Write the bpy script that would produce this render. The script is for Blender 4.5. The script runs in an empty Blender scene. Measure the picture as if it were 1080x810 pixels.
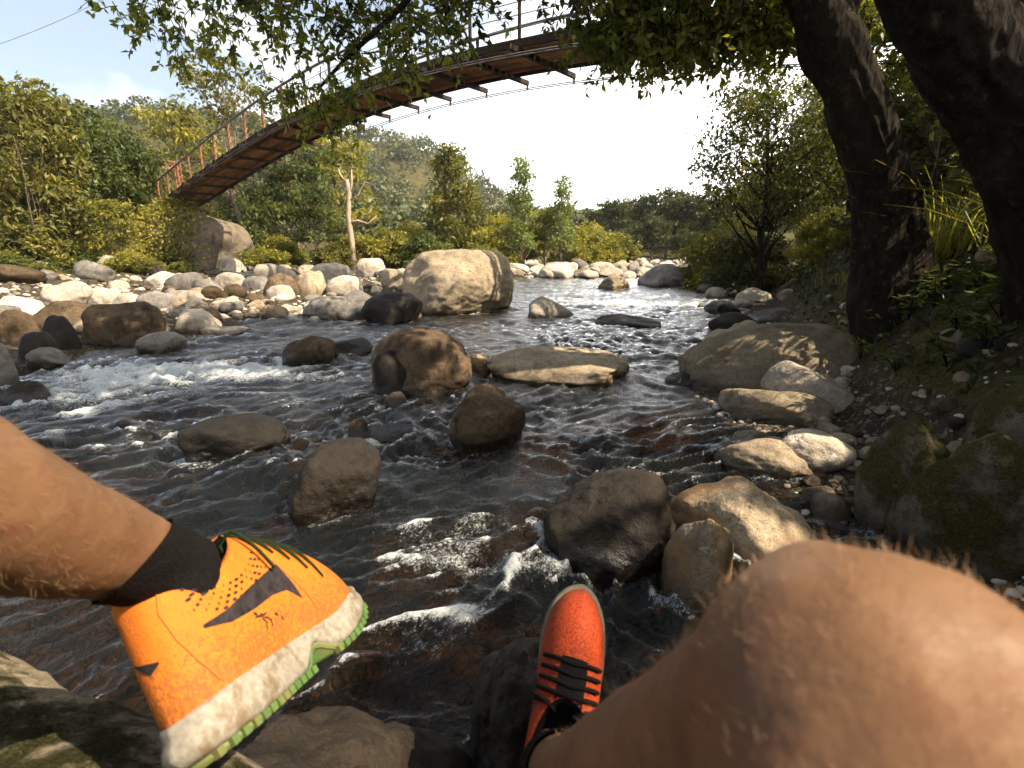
import bpy, bmesh, math, random
import numpy as np
from mathutils import Vector, Matrix
from mathutils.bvhtree import BVHTree

sc = bpy.context.scene
COL = sc.collection
# ------------------------------------------------------------------ camera
CAM_H = 1.4
PITCH = math.radians(14.83)
cam_d = bpy.data.cameras.new('camera')
cam = bpy.data.objects.new('camera', cam_d); COL.objects.link(cam)
cam.location = (0, 0, CAM_H)
cam.rotation_euler = (math.radians(90) - PITCH, 0, 0)
cam_d.lens = 18.0; cam_d.sensor_width = 36.0
cam_d.clip_start = 0.01; cam_d.clip_end = 3000
cam_d.dof.use_dof = True
cam_d.dof.focus_distance = 2.6
cam_d.dof.aperture_fstop = 9.0
sc.camera = cam
# ------------------------------------------------------------------ light and exposure
SUN_AZ, SUN_EL = math.radians(112), math.radians(50)
SDIR = Vector((math.sin(SUN_AZ)*math.cos(SUN_EL), math.cos(SUN_AZ)*math.cos(SUN_EL), math.sin(SUN_EL)))
sd = bpy.data.lights.new('sun', 'SUN'); so = bpy.data.objects.new('sun', sd); COL.objects.link(so)
sd.energy = 5.0; sd.angle = math.radians(0.5); sd.color = (1.0, 0.86, 0.66)
so.rotation_euler = SDIR.to_track_quat('Z', 'Y').to_euler(); so.location = SDIR*50
sc.view_settings.view_transform = 'Standard'
sc.view_settings.look = 'None'
sc.view_settings.gamma = 1.0
sc.view_settings.exposure = 1.5
sc.cycles.max_bounces = 8; sc.cycles.diffuse_bounces = 3; sc.cycles.glossy_bounces = 3
sc.cycles.transmission_bounces = 6; sc.cycles.transparent_max_bounces = 12; sc.cycles.volume_bounces = 0
sc.cycles.caustics_reflective = False; sc.cycles.caustics_refractive = False
sc.cycles.use_adaptive_sampling = True; sc.cycles.adaptive_threshold = 0.02
sc.cycles.sample_clamp_indirect = 6.0
sc.cycles.use_denoising = True

# ------------------------------------------------------------------ node helpers
class NT:
    def __init__(s, tree): s.t = tree
    def n(s, kind, props=None, **ins):
        x = s.t.nodes.new(kind)
        for k, v in (props or {}).items(): setattr(x, k, v)
        for k, v in ins.items():
            k = k.replace('_', ' ')
            i = x.inputs[int(k[1:])] if (k[0] == 'i' and k[1:].isdigit()) else x.inputs[k]
            if isinstance(v, bpy.types.NodeSocket): s.t.links.new(v, i)
            else: i.default_value = v
        return x
    def l(s, a, b): s.t.links.new(a, b)
    def math(s, op, a, b=None, c=None, clamp=False):
        x = s.t.nodes.new('ShaderNodeMath'); x.operation = op; x.use_clamp = clamp
        for i, v in enumerate((a, b, c)):
            if v is None: continue
            if isinstance(v, bpy.types.NodeSocket): s.t.links.new(v, x.inputs[i])
            else: x.inputs[i].default_value = v
        return x.outputs[0]
    def ramp(s, fac, stops, interp='LINEAR'):
        x = s.t.nodes.new('ShaderNodeValToRGB'); x.color_ramp.interpolation = interp
        e = x.color_ramp.elements
        while len(e) < len(stops): e.new(0.5)
        for k, (p, c) in enumerate(stops):
            e[k].position = p
            e[k].color = (c, c, c, 1) if not hasattr(c, '__len__') else (*c, 1)
        s.t.links.new(fac, x.inputs[0])
        return x.outputs[0]
    def mix(s, fac, a, b, blend='MIX'):
        x = s.t.nodes.new('ShaderNodeMix'); x.data_type = 'RGBA'; x.blend_type = blend
        for i, v in ((0, fac), (6, a), (7, b)):
            if isinstance(v, bpy.types.NodeSocket): s.t.links.new(v, x.inputs[i])
            elif i == 0: x.inputs[0].default_value = v
            else: x.inputs[i].default_value = (*v, 1)
        return x.outputs[2]
    def smooth(s, v, a, b, lo=0., hi=1.):
        x = s.t.nodes.new('ShaderNodeMapRange'); x.interpolation_type = 'SMOOTHSTEP'
        s.t.links.new(v, x.inputs[0])
        for i, q in enumerate((a, b, lo, hi)): x.inputs[i+1].default_value = q
        return x.outputs[0]
def new_mat(name):
    m = bpy.data.materials.new(name); m.use_nodes = True
    t = m.node_tree; t.nodes.clear()
    return m, NT(t), t.nodes.new('ShaderNodeOutputMaterial')
def simple(name, col, rough=0.7, var=0.25, scale=30., bump=0.1, metal=0.0, dirt=None, spec=0.5):
    m, N, out = new_mat(name)
    tc = N.n('ShaderNodeTexCoord').outputs['Object']
    nz = N.n('ShaderNodeTexNoise', Vector=tc, Scale=scale, Detail=6.0, Roughness=0.6).outputs[0]
    a = tuple(max(0, c*(1-var)) for c in col); b = tuple(min(1, c*(1+var)) for c in col)
    c = N.ramp(nz, [(0.3, a), (0.7, b)])
    if dirt:
        n2 = N.n('ShaderNodeTexNoise', Vector=tc, Scale=scale*0.2, Detail=8.0, Roughness=0.65).outputs[0]
        c = N.mix(N.smooth(n2, 0.5, 0.64), c, dirt)
    p = N.n('ShaderNodeBsdfPrincipled', Base_Color=c, Roughness=rough, Metallic=metal)
    p.inputs['Specular IOR Level'].default_value = spec
    if bump:
        bp = N.n('ShaderNodeBump', Strength=bump, Distance=0.01, Height=nz); N.l(bp.outputs[0], p.inputs['Normal'])
    N.l(p.outputs[0], out.inputs[0])
    return m

# ------------------------------------------------------------------ world: sky with clouds
w = bpy.data.worlds.new('World'); sc.world = w; w.use_nodes = True
w.node_tree.nodes.clear(); N = NT(w.node_tree)
sky = N.n('ShaderNodeTexSky', dict(sky_type='NISHITA', sun_disc=False, sun_elevation=SUN_EL, sun_rotation=SUN_AZ,
          altitude=600, air_density=1.0, dust_density=1.5, ozone_density=1.0))
tc = N.n('ShaderNodeTexCoord').outputs['Generated']
sep = N.n('ShaderNodeSeparateXYZ', Vector=tc)
zc = N.math('ADD', sep.outputs[2], 0.22)
px_ = N.math('DIVIDE', sep.outputs[0], zc); py_ = N.math('DIVIDE', sep.outputs[1], zc)
pl = N.n('ShaderNodeCombineXYZ', X=px_, Y=py_, Z=11.9)
cn = N.n('ShaderNodeTexNoise', Vector=pl.outputs[0], Scale=1.15, Detail=9.0, Roughness=0.55, Distortion=0.25).outputs[0]
# more cloud towards the sun side
bias = N.math('MULTIPLY_ADD', sep.outputs[0], 0.34, 0.10)
cl = N.smooth(N.math('ADD', cn, bias), 0.46, 0.60)
cloudcol = N.mix(N.smooth(cn, 0.40, 0.75), (6.0, 6.2, 6.5), (8.2, 8.1, 7.9))
hzx = N.math('MULTIPLY_ADD', sep.outputs[0], -0.60, sep.outputs[2])
hz = N.smooth(hzx, 0.02, 0.46, 0.85, 0.0)
skyc = N.mix(0.35, sky.outputs[0], (6.0, 6.6, 7.0))
skyc = N.mix(cl, skyc, cloudcol)
skyc = N.mix(hz, skyc, (20.0, 20.0, 19.8))
bg = N.n('ShaderNodeBackground', Color=skyc, Strength=0.068)
N.l(bg.outputs[0], N.n('ShaderNodeOutputWorld').inputs[0])

# ------------------------------------------------------------------ object helpers
def tag(o, label=None, cat=None, group=None, kind=None):
    if label: o['label'] = label
    if cat: o['category'] = cat
    if group: o['group'] = group
    if kind: o['kind'] = kind
    return o
def link(name, me, mat=None, parent=None, loc=None):
    o = bpy.data.objects.new(name, me); COL.objects.link(o)
    if mat is not None and me is not None and not me.materials: me.materials.append(mat)
    if parent is not None: o.parent = parent
    if loc is not None: o.location = loc
    return o
def empty(name, loc, label=None, cat=None, group=None, rz=0):
    o = bpy.data.objects.new(name, None); COL.objects.link(o)
    o.empty_display_size = 0.1
    o.location = loc; o.rotation_euler = (0, 0, rz)
    return tag(o, label, cat, group)
def mesh_np(name, v, faces, smooth=True, attrs=None, face_attrs=None):
    """faces: list of int arrays (F,k), k may differ per array"""
    v = np.asarray(v, np.float32)
    if not isinstance(faces, (list, tuple)): faces = [faces]
    faces = [np.asarray(f, np.int32) for f in faces if len(f)]
    me = bpy.data.meshes.new(name)
    me.vertices.add(len(v)); me.vertices.foreach_set('co', v.ravel())
    loops = np.concatenate([f.ravel() for f in faces])
    tot = np.concatenate([np.full(len(f), f.shape[1], np.int32) for f in faces])
    st = np.concatenate([[0], np.cumsum(tot)[:-1]]).astype(np.int32)
    me.loops.add(len(loops)); me.loops.foreach_set('vertex_index', loops)
    me.polygons.add(len(tot)); me.polygons.foreach_set('loop_start', st); me.polygons.foreach_set('loop_total', tot)
    me.polygons.foreach_set('use_smooth', np.full(len(tot), smooth, bool))
    me.update(calc_edges=True); me.validate()
    for k, a in (attrs or {}).items():
        at = me.attributes.new(k, 'FLOAT', 'POINT'); at.data.foreach_set('value', np.asarray(a, np.float32))
    for k, a in (face_attrs or {}).items():
        at = me.attributes.new(k, 'FLOAT', 'FACE'); at.data.foreach_set('value', np.asarray(a, np.float32))
    return me
class MB:
    """collects quads/tris of one mesh"""
    def __init__(s): s.v = []; s.f4 = []; s.f3 = []; s.n = 0
    def add(s, v, f4=None, f3=None):
        v = np.asarray(v, float).reshape(-1, 3)
        if f4 is not None and len(f4): s.f4.append(np.asarray(f4) + s.n)
        if f3 is not None and len(f3): s.f3.append(np.asarray(f3) + s.n)
        s.v.append(v); s.n += len(v)
    def box(s, c, size, R=None):
        a = np.array([[x, y, z] for x in (-.5, .5) for y in (-.5, .5) for z in (-.5, .5)])*np.array(size)
        if R is not None: a = a @ np.array(R).T
        s.add(a + np.array(c), [[0,1,3,2],[4,6,7,5],[0,4,5,1],[2,3,7,6],[0,2,6,4],[1,5,7,3]])
    def bar(s, a, b, wd, ht):
        a = Vector(a); b = Vector(b); d = (b-a); L = d.length; d.normalize()
        up = Vector((0,0,1)) if abs(d.z) < .95 else Vector((0,1,0))
        x = d.cross(up).normalized(); u = x.cross(d)
        R = Matrix((d, x, u)).transposed()
        s.box((a+b)/2, (L, wd, ht), np.array(R))
    def tube(s, pts, r, sides=6, cap=True):
        pts = np.asarray(pts, float); n = len(pts)
        r = np.broadcast_to(np.asarray(r, float), (n,))
        t = np.gradient(pts, axis=0); t /= np.linalg.norm(t, axis=1)[:, None] + 1e-12
        ref = np.array([0,0,1.]) if abs(t[:,2]).mean() < .85 else np.array([1.,0,0])
        x = np.cross(t, ref); x /= np.linalg.norm(x, axis=1)[:, None] + 1e-12
        y = np.cross(t, x)
        th = np.linspace(0, 2*np.pi, sides, endpoint=False)
        v = pts[:,None,:] + r[:,None,None]*(np.cos(th)[None,:,None]*x[:,None,:] + np.sin(th)[None,:,None]*y[:,None,:])
        i = np.arange(n-1)[:,None]*sides; j = np.arange(sides)[None,:]; j2 = (j+1) % sides
        f = np.stack([i+j, i+j2, i+sides+j2, i+sides+j], -1).reshape(-1, 4)
        v = v.reshape(-1, 3); f3 = None
        if cap:
            v = np.vstack([v, pts[:1], pts[-1:]]); a = n*sides
            k = np.arange(sides); k2 = (k+1) % sides
            f3 = np.vstack([np.stack([k*0+a, k2, k], -1), np.stack([k*0+a+1, (n-1)*sides+k, (n-1)*sides+k2], -1)])
        s.add(v, f, f3)
    def mesh(s, name, smooth=True, **kw):
        fs = []
        if s.f4: fs.append(np.vstack(s.f4))
        if s.f3: fs.append(np.vstack(s.f3))
        return mesh_np(name, np.vstack(s.v), fs, smooth, **kw)
    def build(s, name, mat, parent=None, smooth=True, loc=None):
        if loc is not None:
            s.v = [a - np.array(loc) for a in s.v]
        return link(name, s.mesh(name, smooth), mat, parent, None if parent is not None or loc is None else loc)

# ------------------------------------------------------------------ photo-to-place geometry (1080x810 picture)
CP, SP = math.cos(PITCH), math.sin(PITCH)
def ray(px, py):
    u = (px-540)/540.; v = (405-py)/540.
    return np.array([u, CP + v*SP, v*CP - SP])
def at_z(px, py, z=0.0):
    r = ray(px, py); return np.array([0, 0, CAM_H]) + r*((z-CAM_H)/r[2])
def at_y(px, py, y):
    r = ray(px, py); return np.array([0, 0, CAM_H]) + r*(y/r[1])
def at_d(px, py, d):
    return np.array([0, 0, CAM_H]) + ray(px, py)*d

# ------------------------------------------------------------------ numpy noise
def _hash(ix, iy, iz, seed):
    h = (ix.astype(np.int64)*374761393 + iy.astype(np.int64)*668265263 + iz.astype(np.int64)*1440662683 + seed*982451653) & 0x7fffffff
    h = ((h ^ (h >> 13))*1274126177) & 0x7fffffff
    h = (h ^ (h >> 16))
    return (h & 0xffff)/32767.5 - 1.0
def vnoise(p, seed=0):
    p = np.asarray(p, float)
    i = np.floor(p).astype(np.int64); f = p - i; u = f*f*f*(f*(f*6-15)+10)
    r = 0
    for dx in (0, 1):
        for dy in (0, 1):
            for dz in (0, 1):
                wgt = (u[...,0] if dx else 1-u[...,0])*(u[...,1] if dy else 1-u[...,1])*(u[...,2] if dz else 1-u[...,2])
                r = r + wgt*_hash(i[...,0]+dx, i[...,1]+dy, i[...,2]+dz, seed)
    return r
def fbm(p, oct=4, seed=0, gain=.5, lac=2.03):
    p = np.asarray(p, float); a = 1.; r = 0
    for k in range(oct):
        r = r + a*vnoise(p, seed+k*17); p = p*lac; a *= gain
    return r
def sstep(x, a, b):
    t = np.clip((x-a)/(b-a), 0, 1); return t*t*(3-2*t)
# ------------------------------------------------------------------ rock, soil, bark and leaf materials
def rock_mat(name, dark, light, moss=0.0, wet=1.0, pits=0.5, gold=0.0, damp=0.0, scale=2.2, crack=0.5):
    m, N, out = new_mat(name)
    tco = N.n('ShaderNodeTexCoord').outputs['Object']
    oi = N.n('ShaderNodeObjectInfo')
    off = N.n('ShaderNodeVectorMath', dict(operation='MULTIPLY_ADD'))
    N.l(oi.outputs['Random'], off.inputs[0]); off.inputs[1].default_value = (31., 17., 23.); N.l(tco, off.inputs[2])
    v = off.outputs[0]
    geo = N.n('ShaderNodeNewGeometry')
    pos = N.n('ShaderNodeSeparateXYZ', Vector=geo.outputs['Position']).outputs[2]
    nz = N.n('ShaderNodeSeparateXYZ', Vector=geo.outputs['Normal']).outputs[2]
    n1 = N.n('ShaderNodeTexNoise', Vector=v, Scale=scale, Detail=10.0, Roughness=0.62, Distortion=0.4).outputs[0]
    n2 = N.n('ShaderNodeTexNoise', Vector=v, Scale=scale*9, Detail=8.0, Roughness=0.7).outputs[0]
    n3 = N.n('ShaderNodeTexNoise', Vector=v, Scale=scale*50, Detail=4.0, Roughness=0.7).outputs[0]
    mid = tuple((a+b)/2 for a, b in zip(dark, light))
    c = N.ramp(n1, [(0.30, dark), (0.5, mid), (0.72, light)])
    c = N.mix(N.smooth(n2, 0.42, 0.62), c, N.mix(0.5, c, dark), 'MIX')
    sp = N.ramp(n3, [(0.34, 0.45), (0.5, 1.0), (0.7, 1.15)])
    c = N.mix(0.8, c, sp, 'MULTIPLY')
    # grain pits
    vo = N.n('ShaderNodeTexVoronoi', Vector=v, Scale=scale*26).outputs['Distance']
    pm = N.math('MULTIPLY', N.smooth(vo, 0.12, 0.26, 1, 0), N.smooth(n2, 0.5, 0.6))
    pm = N.math('MULTIPLY', pm, pits)
    c = N.mix(pm, c, tuple(x*0.25 for x in dark))
    # fine cracks
    cw = N.n('ShaderNodeVectorMath', dict(operation='MULTIPLY_ADD')); N.l(N.n('ShaderNodeTexNoise', Vector=v, Scale=scale*1.5, Detail=6.0).outputs[1], cw.inputs[0]); cw.inputs[1].default_value = (.5, .5, .5); N.l(v, cw.inputs[2])
    ce = N.n('ShaderNodeTexVoronoi', dict(feature='DISTANCE_TO_EDGE'), Vector=cw.outputs[0], Scale=scale*.9).outputs['Distance']
    crk = N.math('MULTIPLY', N.smooth(ce, 0.001, 0.010, 1, 0), N.smooth(n1, 0.47, 0.60))
    crk = N.math('MULTIPLY', crk, crack)
    c = N.mix(crk, c, tuple(x*0.2 for x in dark))
    # pale lichen blotches
    n4 = N.n('ShaderNodeTexNoise', Vector=v, Scale=scale*4, Detail=9.0, Roughness=0.75).outputs[0]
    c = N.mix(N.math('MULTIPLY', N.smooth(n4, 0.60, 0.66), 0.45), c, tuple(min(1, x*1.5+.03) for x in light))
    # dark runoff streaks
    mp = N.n('ShaderNodeMapping', Vector=v, Scale=(1.0, 1.0, 0.22))
    st = N.n('ShaderNodeTexNoise', Vector=mp.outputs[0], Scale=scale*3, Detail=7.0, Roughness=0.6).outputs[0]
    c = N.mix(N.math('MULTIPLY', N.smooth(st, 0.54, 0.70), 0.65), c, tuple(x*0.45 for x in dark))
    if gold:
        n5 = N.n('ShaderNodeTexNoise', Vector=v, Scale=scale*1.6, Detail=6.0).outputs[0]
        c = N.mix(N.math('MULTIPLY', N.smooth(n5, 0.40, 0.62), gold), c, (0.27, 0.14, 0.05))
    br = N.math('MULTIPLY_ADD', oi.outputs['Random'], 0.5, 0.72)
    brc = N.n('ShaderNodeCombineColor', Red=br, Green=br, Blue=br).outputs[0]
    c = N.mix(1.0, c, brc, 'MULTIPLY')
    # moss on top
    mf = None
    if moss:
        mn = N.n('ShaderNodeTexNoise', Vector=v, Scale=scale*2.0, Detail=9.0, Roughness=0.7).outputs[0]
        mm = N.math('ADD', mn, N.math('MULTIPLY', nz, 0.25))
        mf = N.smooth(mm, 0.72-moss*0.3, 0.84-moss*0.3)
        mf = N.math('MULTIPLY', mf, 0.9)
        mc = N.ramp(n3, [(0.3, (0.022, 0.024, 0.008)), (0.55, (0.085, 0.08, 0.02)), (0.75, (0.18, 0.16, 0.045))])
        c = N.mix(mf, c, mc)
    # water line: a band the river keeps wet
    wl = N.math('ADD', pos, N.math('MULTIPLY', N.math('SUBTRACT', n1, 0.5), 0.22))
    wf = N.math('MULTIPLY', N.smooth(wl, 0.05, 0.16, 1, 0), wet)
    if damp: wf = N.math('MAXIMUM', wf, N.math('MULTIPLY', N.smooth(n1, 0.25, 0.6, 1.0, 0.55), damp))
    c = N.mix(wf, c, N.mix(1.0, c, (0.30, 0.25, 0.19), 'MULTIPLY'))
    ro = N.math('MULTIPLY_ADD', wf, -0.55, 0.84)
    ro = N.math('ADD', ro, N.math('MULTIPLY', N.math('SUBTRACT', n2, 0.5), 0.25))
    p = N.n('ShaderNodeBsdfPrincipled', Base_Color=c, Roughness=ro)
    N.l(N.math('MULTIPLY_ADD', wf, 0.4, 0.08), p.inputs['Specular IOR Level'])
    hgt = N.math('ADD', N.math('MULTIPLY', n2, 0.9), N.math('MULTIPLY', n3, 0.35))
    hgt = N.math('SUBTRACT', hgt, N.math('MULTIPLY', pm, 0.6)); hgt = N.math('SUBTRACT', hgt, N.math('MULTIPLY', crk, 0.7))
    b1 = N.n('ShaderNodeBump', Strength=0.55, Distance=0.035, Height=hgt)
    nrm = b1.outputs[0]
    if moss:
        mh = N.math('MULTIPLY', n3, mf)
        b2 = N.n('ShaderNodeBump', Strength=0.8, Distance=0.03, Height=mh, Normal=nrm); nrm = b2.outputs[0]
    N.l(nrm, p.inputs['Normal'])
    N.l(p.outputs[0], out.inputs[0])
    return m
ROCK = {
 'pale':  rock_mat('pale_river_rock', (0.25, 0.205, 0.155), (0.56, 0.49, 0.40), pits=0.5),
 'tan':   rock_mat('tan_river_rock', (0.17, 0.13, 0.085), (0.42, 0.34, 0.235), pits=0.9, moss=0.0),
 'brown': rock_mat('brown_river_rock', (0.042, 0.028, 0.017), (0.155, 0.108, 0.066), pits=0.4, crack=0.15),
 'grey':  rock_mat('grey_river_rock', (0.085, 0.075, 0.066), (0.27, 0.245, 0.215), pits=0.5),
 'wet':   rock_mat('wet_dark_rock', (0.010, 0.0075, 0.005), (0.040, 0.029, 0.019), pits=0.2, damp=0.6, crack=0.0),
 'gold':  rock_mat('stained_rock', (0.15, 0.11, 0.07), (0.44, 0.35, 0.24), pits=0.9, gold=0.6),
 'moss':  rock_mat('mossy_rock', (0.05, 0.04, 0.028), (0.24, 0.20, 0.14), moss=0.75),
 'ledge': rock_mat('ledge_rock', (0.09, 0.072, 0.046), (0.33, 0.27, 0.18), moss=0.3, scale=6.0),
 'abut':  rock_mat('weathered_brown_rock', (0.085, 0.066, 0.046), (0.21, 0.165, 0.118), moss=0.0, pits=0.2, scale=0.8),
}
def leaf_mat(name, c0, c1, c2, trans=0.35, rough=0.45, scale=0.6):
    m, N, out = new_mat(name)
    at = N.n('ShaderNodeAttribute', dict(attribute_name='v')).outputs['Fac']
    geo = N.n('ShaderNodeNewGeometry')
    nn = N.n('ShaderNodeTexNoise', Vector=geo.outputs['Position'], Scale=scale, Detail=3.0).outputs[0]
    f = N.math('ADD', N.math('MULTIPLY', at, 0.65), N.math('MULTIPLY_ADD', nn, 1.1, -0.35))
    c = N.ramp(f, [(0.08, c0), (0.45, c1), (0.92, c2)])
    p = N.n('ShaderNodeBsdfPrincipled', Base_Color=c, Roughness=rough)
    p.inputs['Specular IOR Level'].default_value = 0.18
    tcx = N.mix(1.0, c, (1.5, 1.5, 0.55), 'MULTIPLY')
    tr = N.n('ShaderNodeBsdfTranslucent', Color=tcx)
    mx = N.n('ShaderNodeMixShader', i0=trans, i1=p.outputs[0], i2=tr.outputs[0])
    N.l(mx.outputs[0], out.inputs[0])
    return m
LEAF = {
 'olive': leaf_mat('olive_leaves', (0.036, 0.042, 0.010), (0.105, 0.102, 0.024), (0.235, 0.20, 0.05)),
 'yellow': leaf_mat('yellow_green_leaves', (0.060, 0.062, 0.012), (0.155, 0.15, 0.028), (0.31, 0.26, 0.05)),
 'green': leaf_mat('green_leaves', (0.022, 0.034, 0.010), (0.06, 0.078, 0.020), (0.135, 0.145, 0.038)),
 'spray': leaf_mat('lit_hanging_leaves', (0.04, 0.052, 0.012), (0.125, 0.145, 0.028), (0.29, 0.28, 0.055), trans=0.5, scale=1.4),  # canopy leaf colours brightened as if sunlit
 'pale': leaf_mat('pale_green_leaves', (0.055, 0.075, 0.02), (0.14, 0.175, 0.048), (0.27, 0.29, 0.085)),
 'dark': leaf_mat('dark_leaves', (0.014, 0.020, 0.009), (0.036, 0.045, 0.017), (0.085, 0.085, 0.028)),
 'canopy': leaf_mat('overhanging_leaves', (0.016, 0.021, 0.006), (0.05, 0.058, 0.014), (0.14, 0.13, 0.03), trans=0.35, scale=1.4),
 'bamboo': leaf_mat('bamboo_leaves', (0.02, 0.024, 0.008), (0.055, 0.058, 0.018), (0.13, 0.115, 0.03), trans=0.3),
 'forest': leaf_mat('far_forest_leaves', (0.028, 0.036, 0.014), (0.065, 0.075, 0.028), (0.12, 0.12, 0.045), trans=0.15, scale=0.05),
 'grass': leaf_mat('dry_grass_blades', (0.07, 0.06, 0.018), (0.19, 0.155, 0.045), (0.36, 0.29, 0.11), trans=0.4),
 'fresh': leaf_mat('fresh_grass_blades', (0.06, 0.07, 0.015), (0.15, 0.16, 0.03), (0.34, 0.30, 0.075), trans=0.4),
}
def bark_mat(name, a, b, scale=11., lichen=0.3):
    m, N, out = new_mat(name)
    tco = N.n('ShaderNodeTexCoord').outputs['Object']
    mp = N.n('ShaderNodeMapping', Vector=tco, Scale=(1, 1, 0.3))
    n1 = N.n('ShaderNodeTexNoise', Vector=mp.outputs[0], Scale=scale, Detail=9.0, Roughness=0.7, Distortion=0.6).outputs[0]
    vo = N.n('ShaderNodeTexVoronoi', Vector=mp.outputs[0], Scale=scale*2.2).outputs['Distance']
    c = N.ramp(n1, [(0.3, a), (0.7, b)])
    n2 = N.n('ShaderNodeTexNoise', Vector=tco, Scale=scale*1.2, Detail=8.0, Roughness=0.7).outputs[0]
    c = N.mix(N.math('MULTIPLY', N.smooth(n2, 0.57, 0.64), lichen), c, (0.30, 0.27, 0.17))
    h = N.math('ADD', n1, N.math('MULTIPLY', vo, 0.5))
    bp = N.n('ShaderNodeBump', Strength=1.0, Distance=0.07, Height=h)
    p = N.n('ShaderNodeBsdfPrincipled', Base_Color=c, Roughness=0.9, Normal=bp.outputs[0])
    p.inputs['Specular IOR Level'].default_value = 0.08
    N.l(p.outputs[0], out.inputs[0])
    return m
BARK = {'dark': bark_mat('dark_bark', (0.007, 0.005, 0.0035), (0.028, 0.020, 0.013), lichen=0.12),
        'grey': bark_mat('grey_bark', (0.09, 0.07, 0.05), (0.24, 0.19, 0.14), scale=3.),
        'pale': bark_mat('pale_dead_bark', (0.20, 0.15, 0.10), (0.42, 0.33, 0.24), scale=3.)}

# ------------------------------------------------------------------ river plan, terrain
def shore(pts): return [tuple(at_z(x, y)[:2]) for x, y in pts]
RIVER = shore([(700, 277.5), (770, 279)]) + shore([(797, 297), (772, 322), (752, 350), (735, 385), (745, 430), (770, 470), (790, 520), (800, 565)]) \
    + [(0.62, 1.15), (0.42, 0.55), (-.1, .30), (-.55, .25), (-1.0, -.5), (-1.3, -3), (-2, -9), (-30, -16), (-34, 5.2), (-16, 6.6), (-9.5, 6.4)] \
    + shore([(0, 398), (60, 384), (110, 366), (200, 358), (300, 341), (400, 333), (470, 318), (530, 297), (600, 289), (660, 281.5)])
RIVER = np.array(RIVER)
def river_sd(x, y):
    p = np.stack([np.asarray(x, float), np.asarray(y, float)], -1)
    a = RIVER; b = np.roll(RIVER, -1, 0)
    best = np.full(p.shape[:-1], 1e9); inside = np.zeros(p.shape[:-1], bool)
    for k in range(len(a)):
        e = b[k]-a[k]; q = p - a[k]
        t = np.clip((q @ e)/(e @ e), 0, 1)
        d = np.linalg.norm(q - t[..., None]*e, axis=-1); best = np.minimum(best, d)
        c = (a[k][1] > p[..., 1]) != (b[k][1] > p[..., 1])
        with np.errstate(divide='ignore', invalid='ignore'):
            xx = a[k][0] + (p[..., 1]-a[k][1])/(e[1] if e[1] else 1e-9)*e[0]
        inside ^= c & (p[..., 0] < xx)
    return np.where(inside, -best, best)
def terrain_z(x, y, detail=True):
    x = np.asarray(x, float); y = np.asarray(y, float)
    d = river_sd(x, y)
    p3 = np.stack([x, y, np.zeros_like(x)], -1)
    wob = fbm(p3*0.35, 3, 5)
    xr = -4.4 + 0.45*y
    right = sstep(x - xr, -.3, .5)*sstep(y, -40, -2) if True else 0
    far = sstep(y, 9, 22)
    dd = np.maximum(d + .5*wob*np.clip(d/3, 0, 1), 0)
    left = .02 + .022*np.minimum(dd, 16) + .10*np.clip(dd-16, 0, 14) + .03*np.clip(dd-30, 0, 400)
    rnear = .10*np.minimum(dd, 1.0) + 1.4*np.clip(dd-1.0, 0, 1.7) + .16*np.clip(dd-2.9, 0, 30)
    rfar = .07*np.minimum(dd, 5) + .22*np.clip(dd-5, 0, 12) + .02*np.clip(dd-17, 0, 400)
    z = left*(1-right) + right*(rnear*(1-far) + rfar*far)
    z = np.minimum(z, 6.5)
    bed = -np.minimum(.05 + .28*np.maximum(-d, 0), .55) - .03
    z = np.where(d < 0, bed, z)
    if detail:
        z = z + np.clip(d+.6, 0, 3)*.05*fbm(p3*1.3, 4, 9) + np.where(d < 0, .07*fbm(p3*2.5, 3, 21), 0)
    # hills far behind
    h = 0
    for cx, cy, hh, sx, sy in HILLS:
        h = h + hh*np.exp(-((x-cx)/sx)**2 - ((y-cy)/sy)**2)
    h = h*(1 + .18*fbm(p3*.018, 4, 33))*sstep(np.hypot(x, y), 60, 110)
    return z + np.maximum(h, 0)
HILLS = [(-150, 185, 22, 75, 55), (-85, 175, 17, 42, 40), (-48, 230, 33, 42, 45), (10, 265, 7, 60, 45), (-260, 190, 28, 90, 80), (190, 240, 14, 90, 60)]
def tz(x, y): return float(terrain_z(np.array([x]), np.array([y]))[0])

# ground sheet reaching the horizon
rr = np.concatenate([[0.0], np.geomspace(.3, 420, 230)])
na = 560
th = np.linspace(0, 2*np.pi, na, endpoint=False)
X = rr[:, None]*np.sin(th)[None]; Y = rr[:, None]*np.cos(th)[None]
Z = terrain_z(X, Y)
V = np.stack([X, Y, Z], -1).reshape(-1, 3)
i = np.arange(len(rr)-1)[:, None]*na; j = np.arange(na)[None]; j2 = (j+1) % na
F = np.stack([i+j, i+j2, i+na+j2, i+na+j], -1).reshape(-1, 4)
gm, N, out = new_mat('ground_earth')
geo = N.n('ShaderNodeNewGeometry'); pos = geo.outputs['Position']
pz = N.n('ShaderNodeSeparateXYZ', Vector=pos).outputs[2]
n1 = N.n('ShaderNodeTexNoise', Vector=pos, Scale=0.5, Detail=10.0, Roughness=0.65).outputs[0]
n2 = N.n('ShaderNodeTexNoise', Vector=pos, Scale=9.0, Detail=8.0, Roughness=0.7).outputs[0]
wp = N.n('ShaderNodeVectorMath', dict(operation='MULTIPLY_ADD')); N.l(N.n('ShaderNodeTexNoise', Vector=pos, Scale=6.0, Detail=4.0).outputs[1], wp.inputs[0]); wp.inputs[1].default_value = (.16,.16,.16); N.l(pos, wp.inputs[2]); wpos = wp.outputs[0]
vo = N.n('ShaderNodeTexVoronoi', Vector=wpos, Scale=19.0, Randomness=1.0)
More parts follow.
